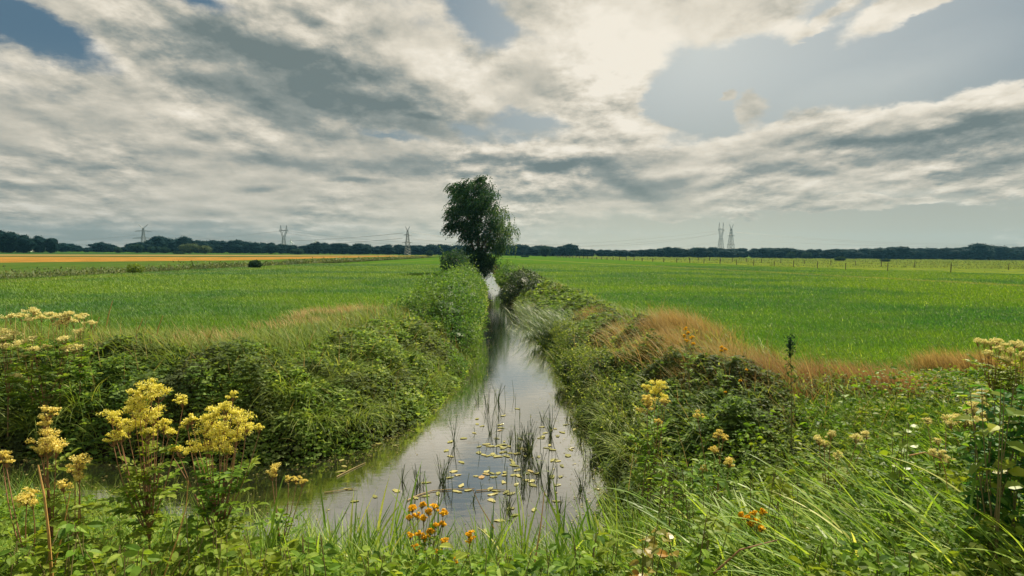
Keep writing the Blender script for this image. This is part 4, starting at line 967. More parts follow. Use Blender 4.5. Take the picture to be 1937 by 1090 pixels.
def pads():
    rng = np.random.default_rng(3)
    for _ in range(46): PADS.append((rng.normal(985, 170), rng.normal(430, 120)))
    for i, (a, c) in enumerate(PADS):
        x, y = q(a, c); p = P(x, y, WZ+.006)
        L = rng.uniform(.09, .15)*(1.6 if i in (18, 19) else 1); W = L*rng.uniform(.38, .6); an = rng.uniform(0, 2*PI); b = Batch(); n = 12
        th = np.linspace(0, 2*PI, n, endpoint=False); r = 1+.14*rng.normal(size=n)
        X = np.cos(th)*L/2*r; Yv = np.sin(th)*W/2*r*(1-.25*np.cos(th)); Z = rng.uniform(-.001, .006, n)
        V = np.stack([X*math.cos(an)-Yv*math.sin(an), X*math.sin(an)+Yv*math.cos(an), Z], 1); V = np.vstack([V, [0, 0, .004]])
        b.add(V, np.array([(j, (j+1) % n, n) for j in range(n)]), float(rng.beta(2, 2)))
        V2 = V.copy(); V2[:, 2] -= .0035; b.add(V2, np.array([((j+1) % n, j, n) for j in range(n)]), .2)
        if x < 800: lab, g = 'yellow floating leaf in the dark left half of the ditch mouth', 'floating leaves in the ditch mouth'
        elif x < 920: lab, g = 'yellow floating leaf on open water left of the dense rushes', 'floating leaves left of the dense rushes'
        elif x < 975: lab, g = 'yellow floating leaf drifting among the upright rushes', 'floating leaves among the rushes'
        else: lab, g = 'yellow floating leaf near the right bank side of the rushes', 'floating leaves right of the rushes'
        tag(obj('floating_leaf', b, M_PAD, loc=p), lab, 'leaf', g)
pads()
M_RUSH = leafmat('rush_blades', [(0, (.035, .055, .030)), (.6, (.075, .12, .045)), (1, (.24, .28, .12))], .2, .45, None)
RUSH = [(1085, 400, 190, 26, 30, 'densest dark rush clump standing in mid-water'), (1030, 380, 130, 10, 18, 'thin rush clump touching the densest one on its left'), (985, 360, 100, 5, 8, 'few upright rushes left of the dense clumps'), (855, 150, 130, 5, 10, 'bent rush stems in the far open water, left pair'), (912, 100, 120, 6, 12, 'farthest rush stems in the middle of the water'), (870, 290, 150, 4, 6, 'tall dark rushes below the bent far pair'), (665, 355, 170, 5, 8, 'isolated dark stems by the left bank shadow'), (595, 570, 180, 8, 16, 'upright rush stems above the left floating stalk'), (465, 590, 130, 9, 22, 'rush clump with pale tips near the yellow flowers'), (362, 570, 130, 3, 6, 'thin stems left of the pale-tipped clump'), (1168, 220, 110, 3, 5, 'hooked single rush in the right open water'), (1213, 300, 170, 8, 10, 'tall green rush clump in the right open water'), (1303, 205, 60, 3, 8, 'short stems near the right bank, farther ones'), (1332, 240, 80, 3, 6, 'short stems near the right bank, nearer ones'), (1380, 350, 120, 7, 20, 'rushes with bent tops near the right bank'), (900, 330, 100, 4, 8, 'dark stems behind the yellow leaf cluster'), (1205, 600, 170, 8, 18, 'leaning rushes in front of the densest clump at its right'), (965, 730, 130, 9, 22, 'dark reeds before the near bank, middle'), (1065, 590, 150, 7, 22, 'rushes just below the densest clump'), (1255, 90, 70, 4, 12, 'far stems by the right bank reflection'), (1430, 470, 190, 9, 40, 'rush stems leaning out from right bank corner'), (1150, 520, 140, 10, 26, 'tangle of thin rushes right of the densest clump'), (1390, 620, 130, 8, 30, 'reed stems by the right bank, nearest ones'), (1260, 770, 130, 6, 20, 'brown stems before the near bank, right'), (800, 110, 60, 2, 6, 'lonely short stem far left in open water'), (770, 690, 80, 4, 12, 'short stems beside the yellow flower plant'), (920, 200, 90, 4, 10, 'slim stems between the far rushes and yellow leaves')]
def rushes():
    rng = np.random.default_rng(8)
    for a, c, h, n, sp, lab in RUSH:
        x, y = q(a, c); p = P(x, y, WZ-.05); H = h/3.027*p.y/FPX*1.05+.05; s = sp/3.027*p.y/FPX
        m = n*2; pos = np.stack([rng.normal(0, s*.5, m), rng.normal(0, s*.7, m), np.zeros(m)], 1)
        pos = np.clip(pos, -.4, .4)
        b = Batch(); blades(b, pos, rng.uniform(0, 2*PI, m), H*rng.uniform(.5, 1.1, m), rng.uniform(.005, .011, m), rng.uniform(0, .45, m), rng.uniform(0, 1.0, m), rng.beta(1.6, 2.0, m), K=5, rng=rng)
        k = rng.random(m) < .3; kk = pos[k]       # some are broken over near the top
        blades(b, kk+np.array([0, 0, H*.55]), rng.uniform(0, 2*PI, len(kk)), H*.35, .010, 1.2, .9, rng.beta(1.6, 2, len(kk)), K=3, rng=rng)
        for t in pos[:max(2, m//3)]:              # round stems give the clump its body
            ln = H*rng.uniform(.6, 1.0); l2 = rng.normal(0, .07, 2)*H*2; tube(b, [t, t+np.array([l2[0]*.4, l2[1]*.4, ln*.5]), t+np.array([l2[0], l2[1], ln])], (.006, .003), .15, 4)
        tag(obj('rush_clump', b, M_RUSH, loc=p), lab, 'rushes', 'rush clumps standing in the water')
rushes()
def singles():
    rng = np.random.default_rng(77)
    for _ in range(48):
        a, c = rng.normal(1010, 190), rng.uniform(60, 640); x, y = q(a, c); p = P(x, y, WZ-.05)
        if float(sdist(p.x, p.y)) > -.12: continue
        b = Batch(); H = rng.uniform(.16, .42); t = rng.normal(0, .12, 2)*H; m = (t[0]*.6, t[1]*.6, H*.6); tube(b, [(0, 0, 0), m, (t[0], t[1], H)], (.005, .002), .6, 4)
        if rng.random() < .6: a0 = rng.uniform(0, 6.28); tube(b, [m, (m[0]+.06*math.cos(a0), m[1]+.06*math.sin(a0), m[2]+.05), (m[0]+.14*math.cos(a0), m[1]+.14*math.sin(a0), m[2]-.02)], (.004, .001), .9, 4)
        tag(obj('thin_rush', b, M_RUSH, loc=p), 'single thin stem standing alone in the open ditch water', 'rush', 'single stems in the ditch water')
singles()
# floating dead stalks
M_STALK = solid('dead_stalk', (.26, .19, .09), .7, 20, .4)
def stalk(pts, r, lab):
    b = Batch(); tube(b, [P(*q(*p_), WZ+.012) for p_ in pts], (r, r*.5), .5, 6); tag(obj('dead_stalk', b, M_STALK), lab, 'plant stalk')
stalk([(395, 655), (460, 625), (540, 600), (650, 592), (780, 588)], .009, 'long pale dead stalk lying on the water by the rushes')
stalk([(790, 600), (870, 592), (960, 597)], .008, 'short dead stalk floating right of the long one')
stalk([(-10, 520), (50, 490), (100, 465), (155, 440)], .006, 'dead stem poking over the water at the left ditch corner')
stalk([(-80, 610), (0, 600), (60, 588), (110, 592)], .006, 'dead stalk among the floating debris of the left ditch')
# scum and small debris by the banks
def debris():
    n = 9000; rng = np.random.default_rng(12); x = rng.uniform(-13, 2.2, n*12); y = rng.uniform(6, 40, n*12); sd = sdist(x, y)
    k = (sd < -.02) & (sd > -1.0-.6*(x > .3)) & (rng.random(len(x)) < np.exp(sd/.32)*1.1*(fbm(x*1.5, y*1.1, 14) > .43)+.02*(y < 14)+.10*((y < 9.6) & (x < -2.2))); x = x[k][:n]; y = y[k][:n]
    b = Batch(); m = len(x); pos = np.stack([x, y, np.full(m, WZ+.004)+rng.uniform(0, .004, m)], 1)
    a = rng.uniform(0, 2*PI, m); put(b, LEAF4, pos, np.stack([np.cos(a), np.sin(a), 0*a], 1), np.tile([0, 0, 1.], (m, 1)), rng.uniform(.012, .05, m), rng.uniform(.008, .03, m), rng.beta(1.4, 2, m))
    tag(obj('floating_debris', b, leafmat('debris', [(0, (.06, .05, .02)), (.6, (.18, .16, .05)), (1, (.42, .40, .16))], .1, .6, None)), 'duckweed and bits of leaf floating along the ditch edges', 'debris', kind='stuff')
debris()

# ---------------------------------------------------------------- single grass tussocks
M_SEDGE = leafmat('sedge_blades', [(0, (.040, .085, .018)), (.5, (.14, .21, .035)), (.85, (.26, .32, .07)), (1, (.42, .42, .14))], .4, .5, None)
M_BLUE = leafmat('blue_green_blades', [(0, (.035, .08, .04)), (.5, (.09, .15, .07)), (1, (.24, .30, .15))], .35, .42, None)
def tussock(px, py, L, n, lab, mat=M_SEDGE, spread=.16, az=None, lean=(.15, .9), dr=(1.0, 2.3), z=None, W=.012, name='grass_tussock', group=None, K=7, cat='grass tussock', Y=None):
    p = P(px, py, -.6 if z is None else z)
    if Y: p = PD(px, py, Y)
    gz = float(ground_z(p.x, p.y))
    if z is None and not Y:                        # walk the sight line down to the ground
        for t in np.linspace(.3, 1.3, 60):
            qv = P(px, py, 1-2.2*(t-.3))
            if qv.y < 2: continue
            if float(ground_z(qv.x, qv.y))+.15 >= qv.z: p = qv; break
        gz = float(ground_z(p.x, p.y))
    loc = (p.x, p.y, gz); rng = np.random.default_rng(int(px*7+py)); b = Batch()
    pos = np.stack([rng.normal(0, spread, n), rng.normal(0, spread, n), rng.uniform(0, .12, n)], 1)
    out = np.arctan2(pos[:, 1], pos[:, 0])+rng.normal(0, .7, n) if az is None else rng.normal(az[0], az[1], n)
    blades(b, pos, out, L*rng.uniform(.55, 1.15, n), W*rng.uniform(.7, 1.3, n), rng.uniform(*lean, n), rng.uniform(*dr, n), np.clip(rng.beta(2, 2, n), 0, 1), K=K, rng=rng)
    return tag(obj(name, b, mat, loc=loc), lab, cat, group)
G = 'drooping tussocks on the left bank'
for a in [(560, 745, .95, 300, 'wide drooping tussock left of centre on the left bank'), (640, 715, .9, 260, 'drooping tussock above the water, right neighbour of the widest one'), (590, 800, .85, 260, 'long-bladed tussock hanging to the water below the widest one'),
          (660, 790, .8, 220, 'tussock hanging over the left bank edge beside the water'), (160, 770, .95, 260, 'arching tussock behind the leftmost yellow flower stem'), (70, 800, .95, 240, 'dark arching tussock at the left picture edge'), (480, 700, .7, 160, 'small tussock high on the left bank above the yellow plumes'),
          (755, 680, .75, 200, 'pale tussock at the left foot of the large green bush'), (720, 720, .7, 180, 'yellowish tussock among the brambles before the large bush'), (800, 725, .7, 160, 'tussock by the water below the large green bush'), (350, 690, .7, 140, 'sparse tussock in the brambles behind the tallest plume'), (470, 790, .8, 160, 'dark tussock right behind the big yellow plumes')]:
    tussock(*a, group=G)
G = 'tussocks on the right bank'
for a in [(1180, 800, .95, 280, 'fresh green tussock at the right bank waterline'), (1160, 740, .85, 220, 'green tussock leaning out above the right waterline'), (1215, 860, .95, 260, 'dark green tussock under the pale right flower heads'), (1345, 830, .85, 240, 'straw-tipped tussock in the middle of the right bank'), (1400, 790, .7, 160, 'thin tussock among the dark brambles at right'),
          (1260, 760, .8, 200, 'tussock between the flower heads and the straw clump')]:
    tussock(*a, group=G)
for i, (px, py, lab) in enumerate([(1045, 640, 'silvery blue-green sedge leaning over the water, nearest part'), (1030, 618, 'silvery blue-green sedge tuft in the middle of its stand'), (1062, 610, 'silvery blue-green sedge tuft behind, towards the field'), (1012, 598, 'silvery blue-green sedge tuft farthest along the bank'), (1080, 625, 'silvery sedge tuft against the rust-coloured grass')]):
    tussock(px, py, 1.0, 330, lab, mat=M_BLUE, spread=.42, az=(3.0, .6), lean=(.15, .7), dr=(.6, 1.5), W=.026, group='silvery sedge stand on right bank')
for px, py, lab in [(1200, 665, 'long arching straw grass left of the tall straw clump'), (1240, 690, 'arching pale grass hanging below the tall straw clump'), (1310, 700, 'long straw stalks right of the tall straw clump')]:
    tussock(px, py, 1.0, 200, lab, mat=M_DRY, spread=.35, az=(3.2, .5), lean=(.15, .7), dr=(.5, 1.3), W=.012, group='arching straw grass on right bank')

# ---------------------------------------------------------------- broad-bladed reed grass close to the camera
def reedgrass(px, py, Y, n, az, lab, L=(.5, .85), lean=(.3, .8), dr=(.2, .9), W=.020, spread=.18, mat=M_BLADE):
    p = PD(px, py, Y); gz = float(ground_z(p.x, Y)); rng = np.random.default_rng(int(px*3+py*5)); o = empty('reed_grass', (p.x, Y, gz), lab, 'grass', 'broad reed grass on the near bank')
    b = Batch(); s = Batch(); m = n*5
    base = np.stack([rng.normal(0, spread, n), rng.normal(0, spread*.8, n), np.zeros(n)], 1); ph = rng.normal(az[0], az[1], n)
    ln = rng.uniform(*L, n)
    for i in range(n):
        ang = rng.uniform(.05, .35)+lean[0]*.5; d = np.array([math.cos(ph[i])*math.sin(ang), math.sin(ph[i])*math.sin(ang), math.cos(ang)])
        tip = base[i]+d*ln[i]*.8; pts = curve(base[i], tip, (0, 0, .03), 5); tube(s, pts, (.004, .002), .5, 4)
        k = 5; t = np.linspace(.12, .98, k); pos = base[i]+(tip-base[i])*t[:, None]
        blades(b, pos, ph[i]+rng.normal(0, .55, k), ln[i]*rng.uniform(.45, .75, k), W*rng.uniform(.7, 1.2, k), rng.uniform(lean[0], lean[1], k), rng.uniform(*dr, k), np.clip(rng.beta(2, 2, k)+rng.uniform(-.1, .15), 0, 1), K=6, rng=rng)
    obj('blade', b, mat, o); obj('stem', s, M_BLADE, o); return o
LF = (3.0, .45)
for a in [(1480, 900, 4.3, 16, LF, 'broad grass sweeping left, topmost clump of the near right bank'), (1600, 890, 4.4, 16, LF, 'tall broad grass at the centre of the near right bank'), (1720, 930, 4.2, 16, LF, 'broad grass clump right of the centre one on the near right bank'),
          (1830, 960, 4.0, 16, LF, 'broad grass by the right edge below the white umbel'), (1520, 980, 3.7, 16, LF, 'bright long-bladed grass low on the near right bank'), (1640, 1010, 3.5, 16, LF, 'silvery long-bladed grass at the right bottom'), (1760, 1040, 3.3, 14, LF, 'long-bladed grass near the bottom right corner'), (1420, 1010, 3.7, 12, LF, 'grass clump right of the small orange flowers'), (1890, 1040, 3.3, 12, LF, 'grass clump filling the bottom right corner'), (1560, 1070, 3.2, 12, LF, 'long grass leaning left at the bottom edge, right of centre')]:
    reedgrass(*(a[:3]+(int(a[3]*1.6),)+a[4:]), lean=(.6, 1.15), dr=(.1, .8), spread=.24)
for a in [(1130, 1010, 4.7, 11, (2.4, .7), 'upright bright reeds before the water, right of centre'), (1190, 1000, 4.7, 10, (2.4, .7), 'bright reeds beside the right bank corner'), (1240, 960, 4.9, 9, (2.6, .6), 'reed blades climbing the right bank corner'), (1060, 1040, 4.5, 7, (1.8, 1.2), 'sparse reeds in the middle of the near bank'), (980, 1050, 4.5, 6, (1.5, 1.4), 'thin reeds between orange flowers and bright reeds'),
          (735, 1010, 4.6, 8, (2.2, 1.1), 'pale broad reeds left of the orange flowers'), (665, 1030, 4.6, 7, (1.3, 1.2), 'pair of broad light reeds at the open water, left'), (520, 1040, 4.2, 6, (1.5, 1.3), 'reed shoot with wide blades under the big plumes'), (865, 1075, 4.0, 5, (1.6, 1.2), 'short reeds just right of the orange flowers'), (300, 1060, 3.8, 5, (1.2, 1.0), 'reeds under the left yellow plume plant')]:
    reedgrass(*(a[:3]+(int(a[3]*1.5),)+a[4:]), L=(.45, .75), lean=(.15, .6), dr=(.1, .7))
# long tawny stalks slanting across the bottom left corner
def straws(px, py, Y, n, az, L, lab, mat=M_DRY, lean=(.5, .95)):
    p = PD(px, py, Y); rng = np.random.default_rng(int(px+py)); b = Batch(); pos = np.stack([rng.normal(0, .3, n), rng.normal(0, .25, n), np.zeros(n)], 1)
    blades(b, pos, rng.normal(az, .25, n), rng.uniform(L*.6, L*1.1, n), rng.uniform(.004, .008, n), rng.uniform(*lean, n), rng.uniform(0, .35, n), rng.beta(2, 2, n), K=5, rng=rng)
    tag(obj('grass_stalks', b, mat, loc=(p.x, Y, float(ground_z(p.x, Y)))), lab, 'grass', 'slanting stalks in the bottom left corner')
straws(40, 1080, 3.4, 90, .15, .95, 'tawny stalks slanting right from the bottom left corner'); straws(150, 1085, 3.3, 70, .2, .85, 'pale stalks slanting right beside the tall orange stem'); straws(-60, 1000, 4.0, 70, .2, 1.1, 'stalks entering from the left picture edge', M_BANKGRASS)
straws(260, 1060, 3.6, 36, .3, .8, 'thin stalks rising below the leftmost yellow plumes', M_BANKGRASS)
def tallstem(pts, lab, r=.006, mat=None, name='tall_stalk'):
    b = Batch(); tube(b, [PD(*p_) for p_ in pts], (r, r*.45), .5, 6); tag(obj(name, b, mat or M_STRAW), lab, 'plant stalk')
M_STRAW = solid('orange_straw', (.42, .24, .07), .6, 20, .25)
tallstem([(98, 1092, 3.2), (92, 1010, 3.2), (84, 940, 3.22), (72, 880, 3.25)], 'tall orange stem rising from the bottom left corner', .008)
tallstem([(98, 1090, 3.3), (118, 1010, 3.3), (133, 930, 3.3)], 'thin straw stem crossing beside the tall orange one', .0045)
tallstem([(310, 1090, 3.3), (335, 1020, 3.35), (352, 960, 3.4), (356, 910, 3.4)], 'long thin stem below the right yellow plumes', .004)
tallstem([(1350, 1085, 3.2), (1400, 1040, 3.2), (1470, 1022, 3.25)], 'reddish bramble stem arching at the bottom right', .006, M_REDSTEM)
tallstem([(1720, 862, 4.0), (1750, 856, 4.0), (1780, 868, 4.0), (1790, 900, 4.0), (1792, 930, 4.0)], 'bent pale stem hooking over near the right edge', .005)
tallstem([(1010, 1075, 4.0), (1022, 1000, 4.1), (1030, 930, 4.2)], 'pale straw stem in front of the rushes', .006)
tallstem([(935, 1000, 4.4), (910, 960, 4.4), (893, 925, 4.4)], 'thin stem leaning left before the open water', .004)
for k, (px, top, bot, lab) in enumerate([(205, 577, 640, 'tallest pale grass stalk above the left bank'), (180, 600, 650, 'pale grass stalk next to the tallest one at left'), (262, 603, 650, 'pale grass stalk at the right of the upper left group'), (300, 598, 655, 'leaning grass stalk between left flowers and straw patch')]):
    g = P(px-6, bot, .0); tallstem([(px-8, bot, g.y), (px, top+20, g.y), (px+8, top-(8 if k == 0 else 0), g.y)], lab, .014, M_DRYSTEM if 'M_DRYSTEM' in globals() else M_STRAW, 'grass_stalk')

# ---------------------------------------------------------------- flowering plants
M_CREAM = leafmat('cream_flowers', [(0, (.48, .36, .05)), (.45, (.66, .55, .12)), (1, (.84, .77, .34))], .3, .7, None, tcol=(1.1, 1.05, .7))
M_MUST = leafmat('yellow_plumes', [(0, (.40, .38, .03)), (.5, (.70, .65, .10)), (1, (.90, .86, .38))], .35, .7, None, tcol=(1.1, 1.05, .6))
M_WHITEFL = leafmat('pale_flowers', [(0, (.46, .42, .14)), (.5, (.68, .63, .26)), (1, (.86, .82, .46))], .3, .7, None, tcol=(1.05, 1.0, .8))
M_ORANGE = leafmat('orange_flowers', [(0, (.62, .32, .01)), (.6, (.80, .50, .015)), (1, (.88, .66, .05))], .25, .6, None, tcol=(1.1, 1, .5))
def head(b, s, c, R, rng, n=420, fleck=.010, flat=.75, down=None):
    """One plume: a handful of small rounded sprays on hair-thin stalks."""
    k = rng.integers(9, 15); foot = c-np.array([0, 0, R*1.3]) if down is None else down
    for _ in range(k):
        a = rng.uniform(0, 2*PI); r = R*rng.uniform(0, 1.15); q_ = c+np.array([r*math.cos(a), r*math.sin(a), R*flat*rng.uniform(-.75, .75)+R*.25*(1-(r/R))]); w = R*rng.uniform(.20, .60); m = int(n/k)
        d = nrm(rng.normal(size=(m, 3))); p = q_+d*np.array([w, w, w*.55])*(rng.random(m)**.55*1.15)[:, None]
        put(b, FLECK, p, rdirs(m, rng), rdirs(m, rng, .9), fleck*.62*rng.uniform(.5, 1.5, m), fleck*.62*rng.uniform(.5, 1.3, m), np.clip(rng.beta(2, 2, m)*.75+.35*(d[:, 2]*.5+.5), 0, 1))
        tube(s, curve(foot, q_, rng.normal(size=3)*.01, 4), (.0022, .001), .5, 3)
def flower_plant(name, lab, base, heads, cat='flowers', mat=M_CREAM, fleck=.010, n=420, leaf=.075, nleaf=26, group=None, leafm=M_FRESH, stem=M_REDSTEM, r=.007, flat=.75, nodef=.5, seed=1):
    rng = np.random.default_rng(seed); o = empty(name, base, lab, cat, group); B = np.array(base)
    hs = [(np.array(PD(px, py, Y))-B, R) for px, py, Y, R in heads]; node = np.mean([h for h, _ in hs], 0)*nodef
    st = Batch(); tube(st, curve((0, 0, -.03), node, rng.normal(size=3)*.03, 6), (r, r*.8), .5, 6); lf = Batch(); pts = []
    for h, R in hs:
        foot = h-np.array([0, 0, R*1.2]); c = curve(node*rng.uniform(.75, 1.0), foot, np.array([(node-h)[0]*-.12, 0, -.02])+rng.normal(size=3)*.02, 7); tube(st, c, (r*.62, .0022), .5, 5); pts += list(c[1:5])
        hb = Batch(); head(hb, st, h, R, rng, n=int(2.0*n*(R/.09)**1.3)+160, fleck=fleck, flat=flat, down=foot); obj('flower_head', hb, mat, o)
    pts += list(curve((0, 0, 0), node, (0, 0, 0), 8)[1:]); pts = np.array(pts)
    idx = rng.integers(0, len(pts), nleaf)
    for i in idx:
        d = nrm(rng.normal(size=3)*np.array([1, 1, .25])+np.array([0, 0, .25])); L = leaf*rng.uniform(.7, 1.3)
        for t in (0.0, .55, 1.1, 1.6):                              # leaflets in pairs along a short rib
            c = pts[i]+d*L*t; side = nrm(np.cross(d, [0, 0, 1.]))
            for sgn in (-1, 1): put(lf, LEAF6, c[None], nrm((d*.5+side*sgn*.9))[None], np.array([[0, 0, 1.]])+rng.normal(size=(1, 3))*.3, L*.8, L*.42, rng.beta(2, 2, 1))
        put(lf, LEAF6, (pts[i]+d*L*1.9)[None], d[None], np.array([[0, 0, 1.]]), L, L*.6, rng.beta(2, 2, 1))
        tube(lf, [pts[i], pts[i]+d*L*1.9], .0015, .4, 3)
    obj('stem', st, stem, o); obj('foliage', lf, leafm, o); return o
def gp(px, Y): p = PD(px, 900, Y); return (p.x, Y, float(ground_z(p.x, Y)))
Y = 3.9
flower_plant('meadowsweet', 'tallest yellow meadowsweet with broad plumes, left of the open water', gp(285, Y), [(285, 735, Y, .075), (300, 742, Y, .06), (262, 745, Y, .055), (275, 768, Y, .085), (255, 772, Y-.05, .06), (212, 785, Y, .055), (225, 800, Y, .045), (268, 795, Y+.05, .08), (243, 805, Y, .06), (290, 785, Y, .06), (215, 828, Y, .05), (228, 822, Y, .045), (310, 805, Y, .05), (318, 815, Y, .04), (345, 757, Y, .045), (280, 822, Y, .055)], mat=M_MUST, nleaf=46, seed=2)
flower_plant('meadowsweet', 'broad yellow meadowsweet beside the tallest one, nearer the open water', gp(405, Y), [(440, 748, Y, .032), (400, 783, Y, .065), (425, 775, Y, .06), (450, 785, Y, .06), (465, 800, Y, .055), (385, 800, Y, .06), (415, 805, Y, .085), (445, 812, Y, .07), (395, 825, Y, .07), (420, 832, Y, .075), (445, 828, Y, .05), (362, 790, Y, .04), (355, 800, Y, .035), (370, 845, Y, .05), (395, 848, Y, .05), (340, 852, Y, .04), (490, 810, Y, .03), (325, 850, Y, .03), (430, 850, Y, .05)], mat=M_MUST, nleaf=46, seed=3)
Y = 3.6
flower_plant('meadowsweet', 'pale meadowsweet stem at left with drooping cream plume', gp(95, Y), [(90, 780, Y, .045), (84, 800, Y, .04), (85, 825, Y, .06), (90, 840, Y, .075), (105, 848, Y, .05), (78, 850, Y, .04)], seed=4, nleaf=16)
flower_plant('meadowsweet', 'small meadowsweet between the left stem and tallest plumes', gp(140, Y), [(148, 872, Y, .05), (142, 888, Y, .05), (150, 900, Y, .035), (120, 918, Y, .035)], seed=5, nleaf=12)
flower_plant('meadowsweet', 'low cream meadowsweet head near the left bottom edge', gp(60, 3.3), [(50, 938, 3.3, .045), (62, 945, 3.3, .045), (5, 860, 3.4, .04), (12, 872, 3.4, .035)], seed=6, nleaf=12)
flower_plant('meadowsweet', 'slim greenish meadowsweet over the dark ditch water', gp(520, 4.6), [(522, 885, 4.6, .05), (515, 898, 4.6, .04), (560, 908, 4.6, .035), (572, 912, 4.6, .035), (545, 905, 4.6, .025)], mat=M_CREAM, seed=7, nleaf=10, fleck=.008)
# far group on the left bank crest
for k, (lab, hx, Y, sd_) in enumerate([('cream umbels on the left bank crest, tallest stems', [(62, 588), (70, 592), (40, 597), (78, 600), (55, 605)], 9.9, 11), ('cream umbels right of the tallest left crest stems', [(98, 596), (105, 602), (130, 594), (125, 606), (118, 600), (112, 612)], 10.0, 12), ('cream umbels at the right end of the left crest', [(150, 600), (160, 597), (172, 611), (140, 608), (148, 627)], 10.2, 13), ('cream umbels hanging at the left picture edge', [(10, 628), (4, 640), (25, 632), (8, 655), (35, 650), (20, 600)], 9.6, 14), ('low cream umbels under the left crest group', [(122, 640), (140, 657), (128, 660), (60, 640), (90, 655), (65, 660), (45, 672), (30, 712)], 9.7, 15)]):
    bx = float(np.mean([a for a, c in hx])); B = gp(bx, Y); B = (B[0], Y, max(B[2], -.9))
    flower_plant('meadowsweet', lab, B, [(a, c, Y+.15*math.sin(a), .07+.03*((a*7) % 3)/2) for a, c in hx], mat=M_WHITEFL, fleck=.020, n=150, leaf=.11, nleaf=30, r=.008, flat=.3, seed=sd_, group='cream umbels on the left crest', leafm=M_FRESH, nodef=.4)
# right side groups
flower_plant('meadowsweet', 'pale yellow plumes on the right bank, upper pair', gp(1240, 6.9), [(1247, 728, 6.9, .08), (1238, 740, 6.9, .08), (1252, 752, 6.9, .06), (1225, 733, 6.9, .05)], mat=M_MUST, fleck=.012, seed=21, n=380, nleaf=22, leaf=.09)
flower_plant('meadowsweet', 'pale yellow plumes on the right bank, lower head', gp(1225, 6.6), [(1222, 768, 6.6, .085), (1226, 757, 6.6, .07), (1258, 760, 6.6, .04), (1245, 798, 6.6, .04)], mat=M_CREAM, fleck=.012, seed=22, n=380, nleaf=22, leaf=.09)
flower_plant('meadowsweet', 'small cream heads left of the broad grass on the right bank', gp(1365, 5.2), [(1320, 783, 5.2, .04), (1360, 820, 5.2, .04), (1368, 826, 5.2, .035), (1380, 875, 5.2, .05), (1352, 850, 5.2, .035), (1330, 885, 5.2, .03)], mat=M_CREAM, seed=23, nleaf=18)
flower_plant('meadowsweet', 'cream heads peeping above the broad grass on the right bank', gp(1560, 5.0), [(1550, 832, 5.0, .04), (1560, 838, 5.0, .03), (1572, 822, 5.0, .035), (1585, 860, 5.0, .035), (1620, 828, 5.0, .04), (1640, 822, 5.0, .035)], mat=M_WHITEFL, seed=24, nleaf=18)
flower_plant('meadowsweet', 'pale cream heads beside the dark shrub, lower ones', gp(1790, 5.0), [(1780, 858, 5.0, .035), (1765, 855, 5.0, .03), (1795, 868, 5.0, .035), (1755, 796, 5.4, .03), (1790, 790, 5.4, .035), (1775, 835, 5.2, .03)], mat=M_WHITEFL, seed=25, nleaf=16)
for k, (lab, hx, Y, sd_) in enumerate([('cream umbels above the orange tuft at the right edge', [(1850, 645), (1862, 648), (1875, 652), (1890, 660), (1870, 668), (1902, 655), (1885, 645)], 6.4, 31), ('cream umbels at the right picture edge, top ones', [(1920, 648), (1930, 655), (1912, 665), (1935, 672), (1925, 690), (1905, 680)], 6.2, 32), ('cream umbels left of the dark shrub, hanging string', [(1862, 738), (1850, 750), (1840, 765), (1856, 762), (1830, 772), (1845, 778), (1865, 780)], 5.6, 33), ('cream umbels below the hanging string by the shrub', [(1810, 790), (1825, 795), (1800, 800), (1845, 795), (1860, 800), (1880, 805), (1895, 800)], 5.3, 34)]):
    flower_plant('meadowsweet', lab, gp(float(np.mean([a for a, c in hx])), Y), [(a, c, Y+.1*math.sin(a), .05) for a, c in hx], mat=M_WHITEFL, fleck=.012, n=260, leaf=.09, nleaf=24, flat=.45, seed=sd_, group='cream umbels at the right edge')
flower_plant('umbel_flower', 'single flat white umbel low at the right edge', gp(1900, 4.3), [(1895, 902, 4.3, .055), (1905, 898, 4.3, .05)], mat=leafmat('white_umbel', [(0, (.5, .5, .42)), (1, (.8, .8, .72))], .2, .7), seed=26, nleaf=8, flat=.2)
# orange-yellow flowers
def orange(name, lab, Y, heads, seed, base=None, R=.022):
    return flower_plant(name, lab, gp(base or float(np.mean([a for a, c in heads])), Y), [(a, c, Y, R) for a, c in heads], mat=M_ORANGE, fleck=.012, n=520, leaf=.05, nleaf=18, stem=M_STEM, r=.004, flat=.8, seed=seed)
Y = 3.9
orange('ragwort', 'orange-yellow flowers in front of the open water', Y, [(780, 962), (798, 955), (812, 968), (822, 960), (838, 970), (775, 978), (790, 975), (802, 980), (776, 1014), (793, 1010), (803, 1018), (825, 992), (840, 1024), (829, 1045), (788, 1036), (815, 1005), (838, 990)], 41, base=812)
orange('ragwort', 'tiny orange flower on its own right of the main orange ones', 3.9, [(890, 1020), (888, 1010), (862, 1060)], 42)
orange('ragwort', 'small orange flower cluster in the near right bank grass', 3.8, [(1405, 975), (1415, 980), (1425, 972), (1432, 985), (1420, 992), (1440, 1000), (1442, 968)], 43, R=.018)
orange('ragwort', 'upright stem with yellow flowers standing above the straw clump', 9.0, [(1297, 622), (1302, 630), (1308, 638), (1294, 636), (1300, 645), (1312, 650)], 44, R=.028)
orange('ragwort', 'single yellow flower right of the upright yellow stem', 8.6, [(1366, 657), (1371, 661), (1364, 664)], 45, R=.024)
orange('ragwort', 'scattered yellow flowers among the right bank weeds', 7.6, [(1400, 720), (1412, 700), (1372, 742)], 46, R=.013)
orange('ragwort', 'small orange flower spot at the foot of the large green bush', 17.5, [(775, 620), (778, 626)], 47, R=.05)
